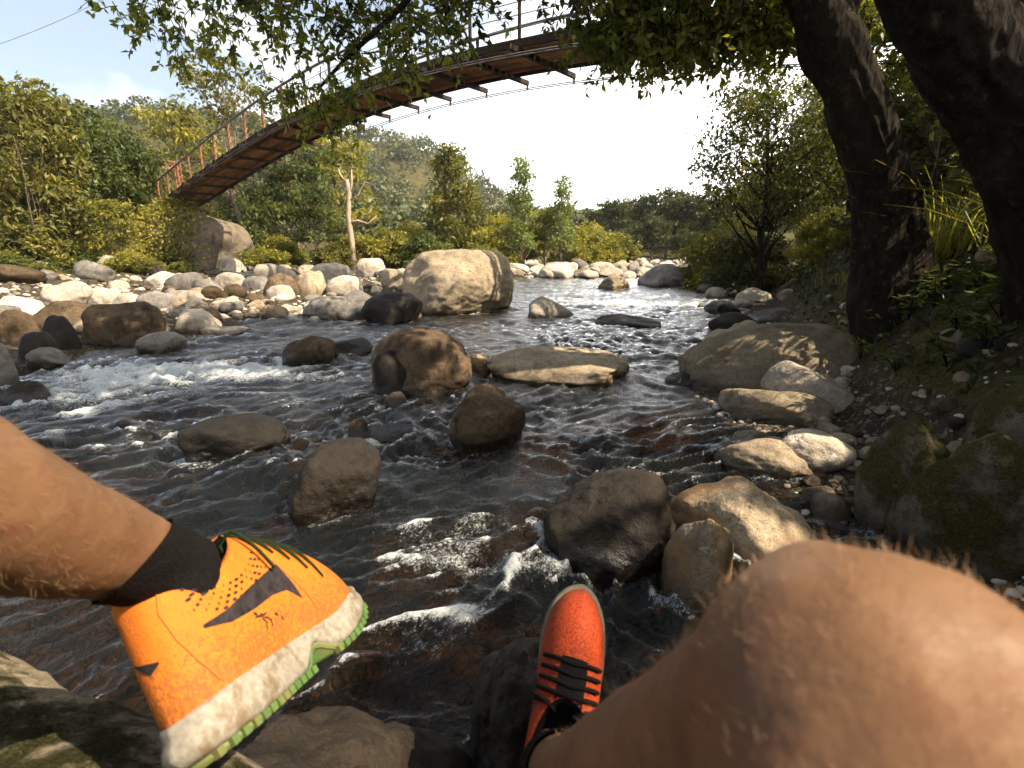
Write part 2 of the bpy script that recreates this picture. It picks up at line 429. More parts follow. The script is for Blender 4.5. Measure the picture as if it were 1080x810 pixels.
vo2 = N.n('ShaderNodeTexVoronoi', dict(feature='DISTANCE_TO_EDGE'), Vector=wpos, Scale=19.0, Randomness=1.0).outputs['Distance']
peb = N.ramp(N.n('ShaderNodeSeparateColor', Color=vo.outputs['Color']).outputs[0], [(0.0, (0.05, 0.037, 0.024)), (0.5, (0.12, 0.092, 0.062)), (1.0, (0.24, 0.20, 0.15))])
peb = N.mix(N.smooth(vo2, 0.0, 0.16), (0.03, 0.024, 0.018), peb)
peb = N.mix(N.math('MULTIPLY', N.smooth(n2, 0.46, 0.56), 0.85), peb, (0.045, 0.035, 0.022))
soil = N.ramp(n2, [(0.3, (0.022, 0.016, 0.009)), (0.55, (0.06, 0.046, 0.022)), (0.75, (0.12, 0.095, 0.045))])
grs = N.ramp(n2, [(0.3, (0.035, 0.038, 0.010)), (0.6, (0.10, 0.09, 0.026)), (0.8, (0.20, 0.16, 0.055))])
land = N.mix(N.smooth(n1, 0.42, 0.58), soil, grs)
bed = N.ramp(n2, [(0.3, (0.035, 0.022, 0.010)), (0.6, (0.13, 0.075, 0.028)), (0.8, (0.26, 0.16, 0.07))])
c = N.mix(N.smooth(N.math('ADD', pz, N.math('MULTIPLY', n1, .3)), 0.42, 0.75), peb, land)
c = N.mix(N.smooth(pz, -0.02, -0.10), c, N.mix(0.35, bed, peb))
p = N.n('ShaderNodeBsdfPrincipled', Base_Color=c, Roughness=0.9); p.inputs['Specular IOR Level'].default_value = 0.08
bp = N.n('ShaderNodeBump', Strength=0.8, Distance=0.06, Height=N.math('ADD', n2, N.math('MULTIPLY', N.smooth(vo2, 0, .2), .6)))
N.l(bp.outputs[0], p.inputs['Normal']); N.l(p.outputs[0], out.inputs[0])
tag(link('terrain', mesh_np('terrain', V, F), gm), kind='structure')
# ------------------------------------------------------------------ boulders
def ico(sub):
    bm = bmesh.new(); bmesh.ops.create_icosphere(bm, subdivisions=sub, radius=1)
    v = np.array([q.co[:] for q in bm.verts]); f = np.array([[a.index for a in q.verts] for q in bm.faces]); bm.free()
    v /= np.linalg.norm(v, axis=1)[:, None]
    return v, f
ICO = {k: ico(k) for k in (2, 3, 4, 5, 6)}
def rock_mesh(name, seed, dims, sub=5, cuts=7, lo=.62, hi=.95, rough=1.0, power=2.3):
    rng = np.random.default_rng(seed)
    d, f = ICO[sub]
    r = (np.abs(d)**power).sum(1)**(-1/power)
    kk = 14.
    acc = np.exp(-kk*r)
    for _ in range(cuts):
        n = rng.normal(size=3); n /= np.linalg.norm(n); o = rng.uniform(lo, hi)
        den = d @ n
        q = np.where(den > .05, o/np.maximum(den, .05), 9.)
        acc += np.exp(-kk*np.minimum(q, 3))
    r = -np.log(acc)/kk
    off = rng.uniform(-50, 50, 3)
    r = r*(1 + rough*(.10*fbm(d*1.1+off, 3, seed) + .025*fbm(d*4+off, 4, seed+3)) + .010*rough*fbm(d*14+off, 3, seed+5))
    v = d*r[:, None]
    v = (v - (v.max(0)+v.min(0))/2)/((v.max(0)-v.min(0))/2)
    v = v*np.array(dims)
    return mesh_np(name, v, f)
ROCKS = []   # x, y, rx, ry, yaw, above-water flag, used for foam
def boulder(box, mat, label, seed, z0=None, depth=0.8, sink=0.36, yaw=0.0, sub=5, tilt=(0, 0), group=None, name='river_boulder', cuts=7, lo=.62, hi=.95, rough=1.0, base_z=None, power=2.3):
    """box: x0, x1, top, base in photo pixels; stands where that base meets the water or the ground"""
    x0, x1, yt, yb = box
    z = 0.0 if z0 is None else z0
    pm = (x0+x1)/2
    b = at_z(pm, yb, z)
    hdir = b[:2]/np.linalg.norm(b[:2])
    dist = b[1]*CP - (b[2]-CAM_H)*SP
    ry = (x1-x0)/540.*dist*depth/2
    U = ICO[3][0]
    h = .2; off = .75*ry
    for _ in range(14):                    # size and place it so that it spans the box
        c = b[:2] + hdir*off
        dist2 = c[1]*CP - (z+h*.4-CAM_H)*SP
        rx = (x1-x0)/540.*dist2/2
        rz = h/(2*(1-sink))
        q = U*np.array([rx, ry, rz])
        wq = np.stack([c[0]+q[:,0]*hdir[1]+q[:,1]*hdir[0], c[1]-q[:,0]*hdir[0]+q[:,1]*hdir[1], z+h-rz+q[:,2]], -1)
        pp = 405 - 540*((wq[:,2]-CAM_H)*CP + wq[:,1]*SP)/(wq[:,1]*CP - (wq[:,2]-CAM_H)*SP)
        above = wq[:,2] > z-.02
        top, bot = pp[above].min(), pp[above].max()
        mpp = dist2/540.
        h = max(.04, h + .6*(top-yt)*mpp)
        if h <= .041: ry *= .93
        th = max(.15, (CAM_H-z)/max(np.linalg.norm(c), .3))
        off += .5*(bot-yb)*mpp/th*.7
        off = float(np.clip(off, -.5*ry, 3*ry))
    me = rock_mesh(name, seed, (rx, ry, rz), sub, cuts, lo, hi, rough, power)
    if z <= .06 and h - 2*rz > -.6:        # reaches down to the river bed
        k = (.6+h-rz)/rz
        vv = np.empty(len(me.vertices)*3, np.float32); me.vertices.foreach_get('co', vv); vv = vv.reshape(-1, 3)
        wl = rz - h                        # water line in the rock's own space
        lowv = vv[:, 2] < wl; vv[lowv, 2] = wl + (vv[lowv, 2]-wl)*((.6)/max(wl+rz, .02))
        me.vertices.foreach_set('co', vv.ravel()); me.update()
    o = link(name, me, ROCK[mat])
    a = math.atan2(-hdir[0], hdir[1])
    o.location = (c[0], c[1], z + h - rz)
    o.rotation_euler = (tilt[0], tilt[1], a + yaw)
    tag(o, label, 'rock', group)
    ROCKS.append((c[0], c[1], rx, ry, a+yaw, z))
    return o
B = boulder
# midstream
B((424, 543, 262, 331), 'tan', 'largest pale boulder in midstream, sunlit crown and shaded underside', 103, depth=.9, sub=6, sink=.22, lo=.70, cuts=6, power=2.8)
B((383, 447, 307, 343), 'wet', 'dark rounded boulder beside the big pale midstream boulder', 12, depth=.8)
B((557, 606, 312, 337), 'pale', 'low pale pointed rock just downstream of the big pale boulder', 13, depth=.9, lo=.5)
B((626, 696, 332, 346), 'wet', 'long flat grey slab barely above the bright water', 14, depth=.5, sink=.5)
B((393, 498, 345, 414), 'brown', 'big brown boulder with flat sloping top in the middle of the rapids', 115, depth=.85, sub=6, lo=.6)
B((396, 439, 369, 416), 'wet', 'narrow upright dark rock leaning on the big brown boulder', 16, depth=.8, lo=.55)
B((406, 432, 413, 432), 'brown', 'small brown stone in front of the narrow upright rock', 17, depth=.8)
B((513, 663, 367, 406), 'tan', 'long low slab dappled with leaf shade in midstream', 18, depth=.62, sub=6, sink=.3, cuts=5)
B((493, 518, 373, 394), 'gold', 'small wet tan stone wedged between brown boulder and dappled slab', 19)
B((474, 556, 416, 476), 'brown', 'rounded brown boulder with cracked face below the dappled slab', 120, depth=.85, sub=6)
B((487, 536, 405, 434), 'brown', 'flat brown rock tucked behind the cracked brown boulder', 21, depth=.7)
B((368, 392, 440, 468), 'brown', 'thin upright fin of brown rock at a small chute', 22, depth=1.2, lo=.5)
B((380, 444, 447, 468), 'wet', 'low wet wedge of rock at the foot of the thin fin', 23, depth=.7, lo=.5)
B((308, 406, 460, 548), 'wet', 'smooth wet brown boulder washed by the current near the crossed leg', 124, depth=.95, sub=6)
B((202, 306, 438, 492), 'wet', 'dark oval boulder alone in the blue water', 125, depth=.7, sub=6, cuts=4)
B((165, 201, 447, 462), 'wet', 'small dark stone beside the dark oval boulder', 26, depth=.8)
B((298, 358, 354, 388), 'brown', 'dark wedge shaped rock at the head of the white cascade', 27, depth=.8, lo=.5)
B((350, 394, 357, 376), 'wet', 'low dark rock behind the wedge shaped rock', 28, depth=.8)
B((215, 261, 343, 356), 'pale', 'flat pale stone awash in the shallow golden water', 29, depth=.7, sink=.5)
B((604, 634, 456, 470), 'gold', 'small tan stone just breaking the water below the dappled slab', 30, sink=.5)
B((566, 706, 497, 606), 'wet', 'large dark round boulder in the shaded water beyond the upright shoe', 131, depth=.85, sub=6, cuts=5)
B((694, 765, 545, 640), 'gold', 'orange stained rock awash beside the large dark round boulder', 32, depth=.9, sink=.45, sub=6)
B((90, 160, 436, 452), 'gold', 'brown submerged slab showing through the blue water', 33, z0=-.14, sink=.6, depth=.7)
# stony shore on the far side
B((98, 174, 318, 367), 'brown', 'large smooth brown boulder at the end of the stony shore', 134, depth=.85, sub=6)
B((44, 108, 317, 352), 'brown', 'brown boulder with sunlit top behind the smooth brown one', 35, depth=.9)
B((50, 84, 332, 376), 'wet', 'dark squat boulder leaning in front of the sunlit topped boulder', 36)
B((-2, 43, 326, 366), 'brown', 'rust brown boulder at the rim of the picture', 37, depth=.9)
B((-14, 20, 362, 416), 'grey', 'blue grey boulder standing in water at the picture rim', 38, depth=.9)
B((24, 60, 350, 388), 'wet', 'dark angular rock between the blue grey boulder and the squat one', 39, lo=.5)
B((36, 74, 366, 392), 'grey', 'small jagged grey rock at the water edge', 40, lo=.45)
B((150, 196, 350, 374), 'grey', 'low grey stone in the water beside the smooth brown boulder', 41)
B((12, 50, 402, 428), 'wet', 'dark flat rock awash above the bare shin', 42, sink=.5)
B((322, 376, 312, 338), 'grey', 'grey flat topped boulder in the shallows near the shore', 43)
B((280, 316, 288, 318), 'brown', 'dark brown standing boulder among the pale shore stones', 44, z0=.05)
B((310, 346, 285, 316), 'tan', 'tan split boulder next to the dark standing boulder', 45, z0=.05, lo=.5)
B((325, 372, 277, 300), 'pale', 'broad white boulder at the grassy top of the stone bar', 46, z0=.25)
B((376, 410, 272, 291), 'pale', 'tilted white boulder near the dead tree', 47, z0=.25, lo=.55)
B((400, 432, 283, 302), 'tan', 'tan boulder close behind the biggest midstream boulder', 48, z0=.2)
B((345, 384, 290, 312), 'pale', 'pale rounded boulder on the stone bar below the white ones', 49, z0=.15)
B((256, 289, 291, 309), 'grey', 'smooth blue grey boulder on the sunlit stone bar', 50, z0=.15)
B((227, 260, 287, 306), 'pale', 'white boulder under the weathered bridge rock', 51, z0=.2)
B((204, 233, 294, 309), 'grey', 'flat grey boulder beside the white one under the bridge rock', 52, z0=.2)
B((177, 214, 287, 308), 'grey', 'grey peaked boulder in front of the ivy covered bridge rock', 53, z0=.2)
B((157, 190, 286, 304), 'pale', 'pale broad boulder at the edge of the bushes', 54, z0=.25)
B((170, 214, 306, 325), 'pale', 'long white flat stone on the stone bar', 55, z0=.1, depth=.6)
B((145, 180, 307, 330), 'grey', 'grey rounded stone behind the large smooth brown boulder', 56, z0=.1)
B((198, 234, 322, 343), 'brown', 'brown stone at the quiet pool edge', 57, z0=.03)
B((230, 256, 312, 331), 'pale', 'upright pale stone at the quiet pool', 58, z0=.05)
B((50, 97, 296, 322), 'pale', 'big chalky boulder with dark veins on the stone bar', 59, z0=.2)
B((95, 128, 302, 322), 'pale', 'pale boulder beside the chalky veined one', 60, z0=.15)
B((0, 44, 312, 334), 'pale', 'wide pale stone behind the rust brown boulder', 61, z0=.15)
B((258, 282, 310, 326), 'brown', 'small brown block at the water beside the upright pale stone', 62, z0=.03)
B((277, 305, 322, 340), 'tan', 'tan half sunken stone where the pool meets the rapids', 63)
B((672, 724, 278, 302), 'grey', 'dark grey domed boulder on the far pale gravel bar', 64, z0=.05)
B((630, 664, 290, 305), 'tan', 'tan boulder at the water line of the far gravel bar', 65, z0=.02)
B((570, 604, 276, 290), 'pale', 'white block resting on the far gravel bar', 66, z0=.1)
# bank on the sunny side of the river below the leaning trunk
B((819, 883, 286, 327), 'brown', 'dark dome shaped boulder below the leaning trunk', 167, z0=.05, cuts=4)
B((853, 889, 314, 334), 'grey', 'small grey boulder at the foot of the dome shaped boulder', 68, z0=.1)
B((747, 806, 329, 353), 'wet', 'long low dark rock in the water upstream of the whaleback', 69, depth=.6)
B((788, 850, 324, 344), 'grey', 'bluish flat slab with smooth top near the dome shaped boulder', 70, depth=.6)
B((800, 842, 343, 364), 'grey', 'grey oval stone behind the whaleback boulder', 71, z0=.03)
B((730, 786, 347, 379), 'tan', 'round brown boulder at the tip of the whaleback', 72)
B((762, 812, 338, 364), 'tan', 'smooth tan boulder behind the round brown one', 73)
B((714, 905, 340, 421), 'tan', 'long whaleback boulder sloping down into the river', 174, depth=.6, sub=6, cuts=5, tilt=(0, -.16), sink=.3)
B((803, 893, 381, 440), 'pale', 'sunlit pale boulder with dark bands on top of the whaleback', 175, z0=.08, sub=6, lo=.5, depth=.7)
B((755, 867, 406, 458), 'tan', 'pitted tan boulder with flat sunlit top at the water edge', 176, sub=6, depth=.75, sink=.25)
B((753, 863, 457, 512), 'tan', 'pear shaped tan boulder half in shade below the pitted one', 177, sub=6, depth=.75)
B((815, 892, 452, 502), 'pale', 'pale angular boulder with a white mineral stain', 178, z0=.05, sub=6, lo=.5)
B((772, 812, 454, 478), 'tan', 'small tan stone behind the pear shaped boulder', 79, z0=.02)
B((700, 842, 503, 604), 'gold', 'speckled tan boulder with orange wet flank just beyond the knee', 180, sub=6, depth=.8)
B((898, 985, 438, 566), 'moss', 'moss capped boulder at the foot of the dark bank', 181, z0=.05, sub=6, depth=.9, sink=.2)
B((1010, 1140, 378, 560), 'moss', 'tall dark mossy boulder at the rim of the picture under the bank', 182, z0=.15, sub=6, sink=.2)
B((925, 1110, 455, 640), 'moss', 'broad shadowed mossy boulder next to the knee', 183, z0=.05, sub=6, depth=.7)
B((860, 884, 446, 462), 'tan', 'small rubble stone behind the pale angular boulder', 84, z0=.1, sub=4)
B((874, 900, 456, 474), 'gold', 'ochre rubble stone near the moss capped boulder', 85, z0=.1, sub=4)
B((866, 888, 470, 486), 'brown', 'dark rubble stone near the moss capped boulder', 86, z0=.08, sub=4)
B((880, 902, 482, 500), 'pale', 'white rubble stone at the foot of the moss capped boulder', 87, z0=.05, sub=4)
B((845, 880, 508, 530), 'gold', 'flat ochre stone in the shallow water near the knee', 88, sub=4, sink=.6)

B((742, 776, 316, 333), 'grey', 'small grey stone in the water above the long low dark rock', 190, z0=0)
B((776, 812, 303, 321), 'pale', 'pale stone in the shallows beside the dome shaped boulder', 191, z0=.02)
B((838, 880, 352, 378), 'grey', 'grey stone lodged against the upper end of the whaleback', 192, z0=.15)
B((700, 738, 392, 410), 'wet', 'dark stone awash at the snout of the whaleback', 193, z0=0, sink=.5)
B((868, 905, 398, 428), 'pale', 'pale stone wedged behind the dark banded boulder', 194, z0=.15)
# rocks the person sits and stands on
def placed_rock(name, c, dims, mat, label, seed, rot=(0, 0, 0), sub=6, **kw):
    o = link(name, rock_mesh(name, seed, dims, sub, **kw), ROCK[mat]); o.location = c; o.rotation_euler = rot
    ROCKS.append((c[0], c[1], dims[0], dims[1], rot[2], 0.))
    return tag(o, label, 'rock')
placed_rock('river_boulder', (-.82, -.03, .445), (.72, .66, .62), 'ledge', 'flat mossy ledge rock under the crossed leg and its shoe', 201, (0, .07, .05), power=8, lo=.97, hi=1.1, cuts=4)
placed_rock('river_boulder', (.42, -.45, .45), (.62, .50, .62), 'ledge', 'broad rock seat under the person', 202, power=3.2, lo=.8)
placed_rock('river_boulder', (.065, .775, .540), (.11, .16, .40), 'wet', 'rock under the planted shoe, darkened as in shade', 203, (.70, 0, -.34), power=2.8, lo=.8)  # the wet rock colours stand in for shade here

placed_rock('river_boulder', (-.24, .50, .42), (.23, .21, .43), 'wet', 'rock below the dusty shoe beside the mossy ledge, darkened as in shade', 204, (0, 0, .4), power=2.8, lo=.75)  # added dark to give the deep shade beside the ledge

# scattered cobbles on both bars
rng = np.random.default_rng(7)
SCAT = []
for k in range(10):
    kind = ('pale', 'pale', 'tan', 'grey', 'brown', 'pale', 'tan', 'grey', 'pale', 'wet')[k]
    d = (1.0, rng.uniform(.65, .95), rng.uniform(.5, .75))
    SCAT.append((rock_mesh('shore_cobble', 300+k, tuple(.5*q for q in d), 4, cuts=7, lo=.6), kind))
def scatter(n, sampler, group, label, sizes, kinds=None, seed=1):
    g = np.random.default_rng(seed); done = 0; tries = 0; spots = []
    while done < n and tries < n*30:
        tries += 1
        x, y = sampler(g)
        s = float(np.clip(g.lognormal(math.log(sizes[0]), sizes[1]), sizes[2], sizes[3]))
        if any((x-a)**2+(y-b)**2 < (.36*(s+c))**2 for a, b, c in spots[-60:]): continue
        z = max(tz(x, y), -.08 if y < 14 else .0)
        me, kind = SCAT[g.integers(len(SCAT))]
        if kinds and kind not in kinds: continue
        o = bpy.data.objects.new('shore_cobble', me); COL.objects.link(o)
        if not me.materials: me.materials.append(ROCK[kind])
        o.location = (x, y, z + s*.12); o.scale = (s, s, s*g.uniform(.8, 1.2)); o.rotation_euler = (g.normal()*.2, g.normal()*.2, g.uniform(0, 6.28))
        tag(o, label, 'rock', group)
        ROCKS.append((x, y, s*.5, s*.5, 0, z)); spots.append((x, y, s)); done += 1
def px_sampler(x0, x1, y0, y1, z=.1):
    def f(g):
        px = g.uniform(x0, x1); p = at_z(px, g.uniform(y0, y1), z); return p[0], p[1]
    return f
scatter(120, px_sampler(540, 775, 276.5, 292, .1), 'stones of the far gravel bar', 'pale rounded stone among many on the far gravel bar', (1.0, .36, .5, 1.9), ('pale', 'tan', 'grey'), 3)
scatter(45, px_sampler(0, 215, 293, 345, .25), 'stones heaped at the shore beside the brown boulders', 'rounded stone heaped on the shore near the brown boulders', (.36, .4, .16, .8), None, 4)
scatter(80, px_sampler(190, 440, 283, 325, .2), 'stones of the sunlit bar below the bridge rock', 'rounded stone packed on the sunlit bar below the bridge', (.45, .42, .2, 1.0), None, 5)
scatter(55, px_sampler(-60, 330, 279, 296, .35), 'stones strewn below the shrubs of the far shore', 'weathered stone strewn below the shrubs of the far shore', (.75, .4, .35, 1.6), None, 14)
scatter(30, px_sampler(735, 830, 285, 335, .05), 'stones along the water below the dome boulder', 'stone at the water edge below the dome shaped boulder', (.42, .4, .2, .8), None, 6)
scatter(40, px_sampler(845, 1060, 440, 545, .1), 'rubble at the foot of the dark bank', 'small rubble stone at the foot of the dark bank', (.12, .4, .05, .25), ('brown', 'wet', 'tan'), 8)

# pebbles between the stones: nobody could count them
pm_, N, out = new_mat('river_pebbles')
geo = N.n('ShaderNodeNewGeometry')
n_ = N.n('ShaderNodeTexNoise', Vector=geo.outputs['Position'], Scale=30.0, Detail=6.0, Roughness=0.7).outputs[0]
c = N.ramp(geo.outputs['Random Per Island'], [(0, (0.055, 0.042, 0.03)), (.3, (0.17, 0.13, 0.09)), (.6, (0.30, 0.25, 0.19)), (1, (0.50, 0.45, 0.37))])
c = N.mix(0.7, c, N.ramp(n_, [(0.3, 0.5), (0.7, 1.1)]), 'MULTIPLY')
p = N.n('ShaderNodeBsdfPrincipled', Base_Color=c, Roughness=0.85); p.inputs['Specular IOR Level'].default_value = .1; N.l(p.outputs[0], out.inputs[0])
g = np.random.default_rng(88); pv, pf, np_ = [], [], 0
d0, f0 = ICO[2]
for x0, x1, y0, y1, zz, cnt, lo_, hi_ in ((-120, 470, 278, 330, .2, 2600, .10, .34), (520, 790, 276, 292, .1, 700, .15, .5), (735, 900, 290, 440, .1, 700, .03, .16), (820, 1150, 430, 640, .1, 450, .02, .09)):
    PP = np.array([at_z(g.uniform(x0, x1), g.uniform(y0, y1), zz) for _ in range(cnt)]); ZZ = terrain_z(PP[:, 0], PP[:, 1])
    for P_, z_ in zip(PP, ZZ):
        s = lo_*(hi_/lo_)**(g.uniform()**1.8)
        if z_ < -.1: continue
        a = g.uniform(0, 6.28); ca, sa = math.cos(a), math.sin(a)
        q = d0*(1+.16*vnoise(d0*1.3+g.uniform(-40, 40, 3), 3))[:, None]*np.array([.5, g.uniform(.3, .45), g.uniform(.2, .36)])*s
        q = np.stack([q[:, 0]*ca-q[:, 1]*sa, q[:, 0]*sa+q[:, 1]*ca, q[:, 2]], -1) + np.array([P_[0], P_[1], z_+.08*s])
        pv.append(q); pf.append(f0+np_); np_ += len(d0)
tag(link('river_pebbles', mesh_np('river_pebbles', np.vstack(pv), np.vstack(pf)), pm_), 'small loose pebbles filling the gaps between the stones', 'pebbles', kind='stuff')

# ------------------------------------------------------------------ water
wa = np.linspace(math.radians(-150), math.radians(115), 900)
wr = np.concatenate([np.geomspace(.25, 14, 560), np.geomspace(14.2, 75, 140)])
X = wr[:, None]*np.sin(wa)[None]; Y = wr[:, None]*np.cos(wa)[None]
fl = np.array([-.62, -.785]); fl /= np.linalg.norm(fl); fn = np.array([-fl[1], fl[0]])
dist = np.hypot(X, Y)
A = X*fl[0] + Y*fl[1]; Bc = X*fn[0] + Y*fn[1]
wx = fbm(np.stack([X*.5, Y*.5, X*0], -1), 3, 41); wy = fbm(np.stack([X*.5, Y*.5, X*0+9], -1), 3, 47)
A2 = A + .5*wx; B2 = Bc + .45*wy
def P3(a, b, sa, sb, z=0.): return np.stack([a/sa, b/sb, np.full_like(a, z)], -1)
swell = vnoise(P3(A2, B2, .95, .62), 51)
chop = 1-2*np.abs(vnoise(P3(A2, B2, .29, .20, 3.), 52)); chop2 = 1-2*np.abs(vnoise(P3(A2+.1*wy, B2, .13, .09, 5.), 53))
rip = vnoise(P3(A2, B2, .06, .042, 8.), 54); rip2 = vnoise(P3(A, Bc, .035, .024, 8.), 55)
amp = np.clip(1.2 - dist/50, .5, 1)*sstep(dist, .3, 1.1)*(.40 + 1.0*sstep(fbm(np.stack([A2*.55, B2*.9, X*0+4], -1), 3, 71), -.55, .75))
rip3 = vnoise(P3(A2, B2, .021, .015, 2.), 57)*np.clip(1.6-dist/3.5, 0, 1)
H = amp*(.036*swell + .026*chop + .0195*chop2 + .0130*rip + .0054*rip2 + .0020*rip3)
# rapids, the wash round each rock, and mid-river sheen painted as foam
rap = np.zeros_like(X)
def zone(px, py, rx, ry, s):
    c = at_z(px, py)
    q = ((X-c[0])/rx)**2 + ((Y-c[1])/ry)**2
    return s*np.exp(-q)
rap += zone(225, 392, 1.6, .55, .95) + zone(300, 425, .9, .5, .35) + zone(470, 600, .32, .17, .6) + zone(430, 565, .2, .12, .5) + zone(550, 600, .22, .10, .5) + zone(500, 560, .12, .2, .5) + zone(395, 470, .35, .25, .5) + zone(505, 372, 1.2, .6, .35)
rap += zone(690, 318, 3, 1.8, .75) + zone(640, 345, 1.6, .8, .45) + zone(725, 298, 5, 5, .6) + zone(700, 360, .9, .7, .4) + zone(120, 400, 1.2, .4, .5) + zone(60, 420, .8, .7, .6) + zone(150, 420, .8, .3, .5) + zone(340, 400, .5, .2, .5) + zone(610, 360, 1.2, .4, .35) + zone(700, 400, .5, .3, .3) + zone(640, 440, .9, .5, .15) + zone(560, 555, .3, .12, .3) + zone(130, 470, .6, .4, .4) + zone(660, 320, 2.6, 1.6, .35) + zone(420, 350, 1.4, .6, .45) + zone(720, 300, 4, 4, .3) + zone(440, 690, .25, .14, .5)  # mid-river zones put the bright sky sheen into the foam
H += sstep(dist, 5, 12)*(.022*vnoise(P3(A2, B2, .75, .45), 61) + .016*(1-2*np.abs(vnoise(P3(A2, B2, .42, .26), 62))))
H += rap*(.032*chop + .022*chop2 + .010*rip)
ring = np.zeros_like(X); lift = np.zeros_like(X)
for (rx_, ry_, a_, b_, yaw_, z_) in ROCKS:
    if z_ > .06 or math.hypot(rx_, ry_) > 20 or max(a_, b_) < .1: continue
    dx = X-rx_; dy = Y-ry_; ca, sa = math.cos(yaw_), math.sin(yaw_)
    ux = (dx*ca+dy*sa)/a_; uy = (-dx*sa+dy*ca)/b_
    e = (np.sqrt(ux*ux+uy*uy)-.86)*min(a_, b_)
    al = (dx*fl[0]+dy*fl[1])/max(a_, b_)          # <0 upstream, >0 downstream
    ring = np.maximum(ring, np.exp(-(np.maximum(e, 0)/.085)**2)*(.55+.45*np.clip(al, -1, 1)))
    tail = np.exp(-((dx*fn[0]+dy*fn[1])/(.55*max(a_, b_)))**2)*sstep(al, .5, 1.1)*np.exp(-np.maximum(al-1, 0)/1.3)
    ring = np.maximum(ring, .42*tail)
    lift += np.exp(-(e/.14)**2)*(-al)*.022*np.clip(a_/.3, .3, 1.4)
H += lift
crest = (.5+.5*chop)*.6 + (.5+.5*chop2)*.4
foam = np.clip(rap*(.35+.95*crest)*.95 + ring*(.26+.65*crest) + sstep(chop+.5*chop2+.35*rip, 1.05, 1.6)*.5*amp - .14, 0, .85)
V = np.stack([X, Y, H], -1).reshape(-1, 3)
nr, na = X.shape
i = np.arange(nr-1)[:, None]*na; j = np.arange(na-1)[None]
F = np.stack([i+j, i+j+1, i+na+j+1, i+na+j], -1).reshape(-1, 4)
sdv = river_sd(X, Y).ravel()
F = F[(sdv[F] < .75).any(1)]
wm, N, out = new_mat('river_water')
geo = N.n('ShaderNodeNewGeometry'); pos = geo.outputs['Position']
fa = N.n('ShaderNodeAttribute', dict(attribute_name='foam')).outputs['Fac']
rot = N.n('ShaderNodeMapping', Vector=pos); rot.inputs['Rotation'].default_value = (0, 0, -math.atan2(fl[1], fl[0]))
strm = N.n('ShaderNodeMapping', Vector=rot.outputs[0], Scale=(0.70, 1.0, 1.0)).outputs[0]
f1 = N.n('ShaderNodeTexNoise', Vector=strm, Scale=24.0, Detail=9.0, Roughness=0.76, Distortion=1.2).outputs[0]
f2 = N.n('ShaderNodeTexNoise', Vector=strm, Scale=95.0, Detail=6.0, Roughness=0.75, Distortion=0.8).outputs[0]
thr = N.math('ADD', N.math('MULTIPLY', fa, 0.52), N.math('ADD', N.math('MULTIPLY', f1, 0.70), N.math('MULTIPLY', f2, 0.80)))
foamf = N.smooth(thr, 0.92, 1.24)
b0 = N.n('ShaderNodeTexNoise', Vector=strm, Scale=34.0, Detail=7.0, Roughness=0.68, Distortion=0.9).outputs[0]
bpn = N.n('ShaderNodeBump', Strength=0.75, Distance=0.025, Height=b0)
fre = N.n('ShaderNodeFresnel', IOR=1.33).outputs[0]
gl = N.n('ShaderNodeBsdfGlossy', Color=(1, 1, 1, 1), Roughness=0.03, Normal=bpn.outputs[0])
tr = N.n('ShaderNodeBsdfTransparent', Color=(0.50, 0.38, 0.20, 1))
tb = N.n('ShaderNodeBsdfDiffuse', Color=(0.009, 0.011, 0.010, 1))
body = N.n('ShaderNodeMixShader', i0=0.28, i1=tr.outputs[0], i2=tb.outputs[0])
m1 = N.n('ShaderNodeMixShader', i0=fre, i1=body.outputs[0], i2=gl.outputs[0])
fd = N.n('ShaderNodeBsdfPrincipled', Base_Color=(0.50, 0.53, 0.54, 1), Roughness=0.55)
bf = N.n('ShaderNodeBump', Strength=0.7, Distance=0.02, Height=f2); N.l(bf.outputs[0], fd.inputs['Normal'])
m2 = N.n('ShaderNodeMixShader', i0=N.math('MULTIPLY', foamf, 0.9), i1=m1.outputs[0], i2=fd.outputs[0])
N.l(m2.outputs[0], out.inputs[0])
tag(link('river_water', mesh_np('river_water', V, F, attrs={'foam': foam.ravel()}), wm), kind='structure')
# ------------------------------------------------------------------ footbridge
def lerp(a, b, t): return a + (b-a)*t
BA, BBx = np.array([-31.0, 48.0])*.64, np.array([7.5, 16.0])*.64
BT = np.array([-.02, 0, .31, .64, .857, 1.0, 1.22]); BZ = np.array([2.95, 3.05, 5.5, 7.06, 6.95, 5.75, 3.9])*.64
bz_c = np.polyfit(BT, BZ, 4)
def bridge_pt(t, side=0., dz=0.):
    p = lerp(BA, BBx, t); d = (BBx-BA)/np.linalg.norm(BBx-BA); n = np.array([-d[1], d[0]])*-1   # n points towards the camera side
    return np.array([p[0]+n[0]*side, p[1]+n[1]*side, CAM_H + np.polyval(bz_c, t) + dz])
T0, T1 = -.02, 1.2
W2 = .88
steel = simple('dark_painted_steel', (0.026, 0.020, 0.017), 0.8, dirt=(0.06, 0.03, 0.016), spec=.12)
rail_m = simple('blue_grey_rail_steel', (0.05, 0.065, 0.08), 0.45)
rust_m = simple('rust_red_steel', (0.22, 0.085, 0.035), 0.7, dirt=(0.11, 0.04, 0.02), scale=8)
wire_m = simple('steel_cable', (0.12, 0.12, 0.12), 0.5)
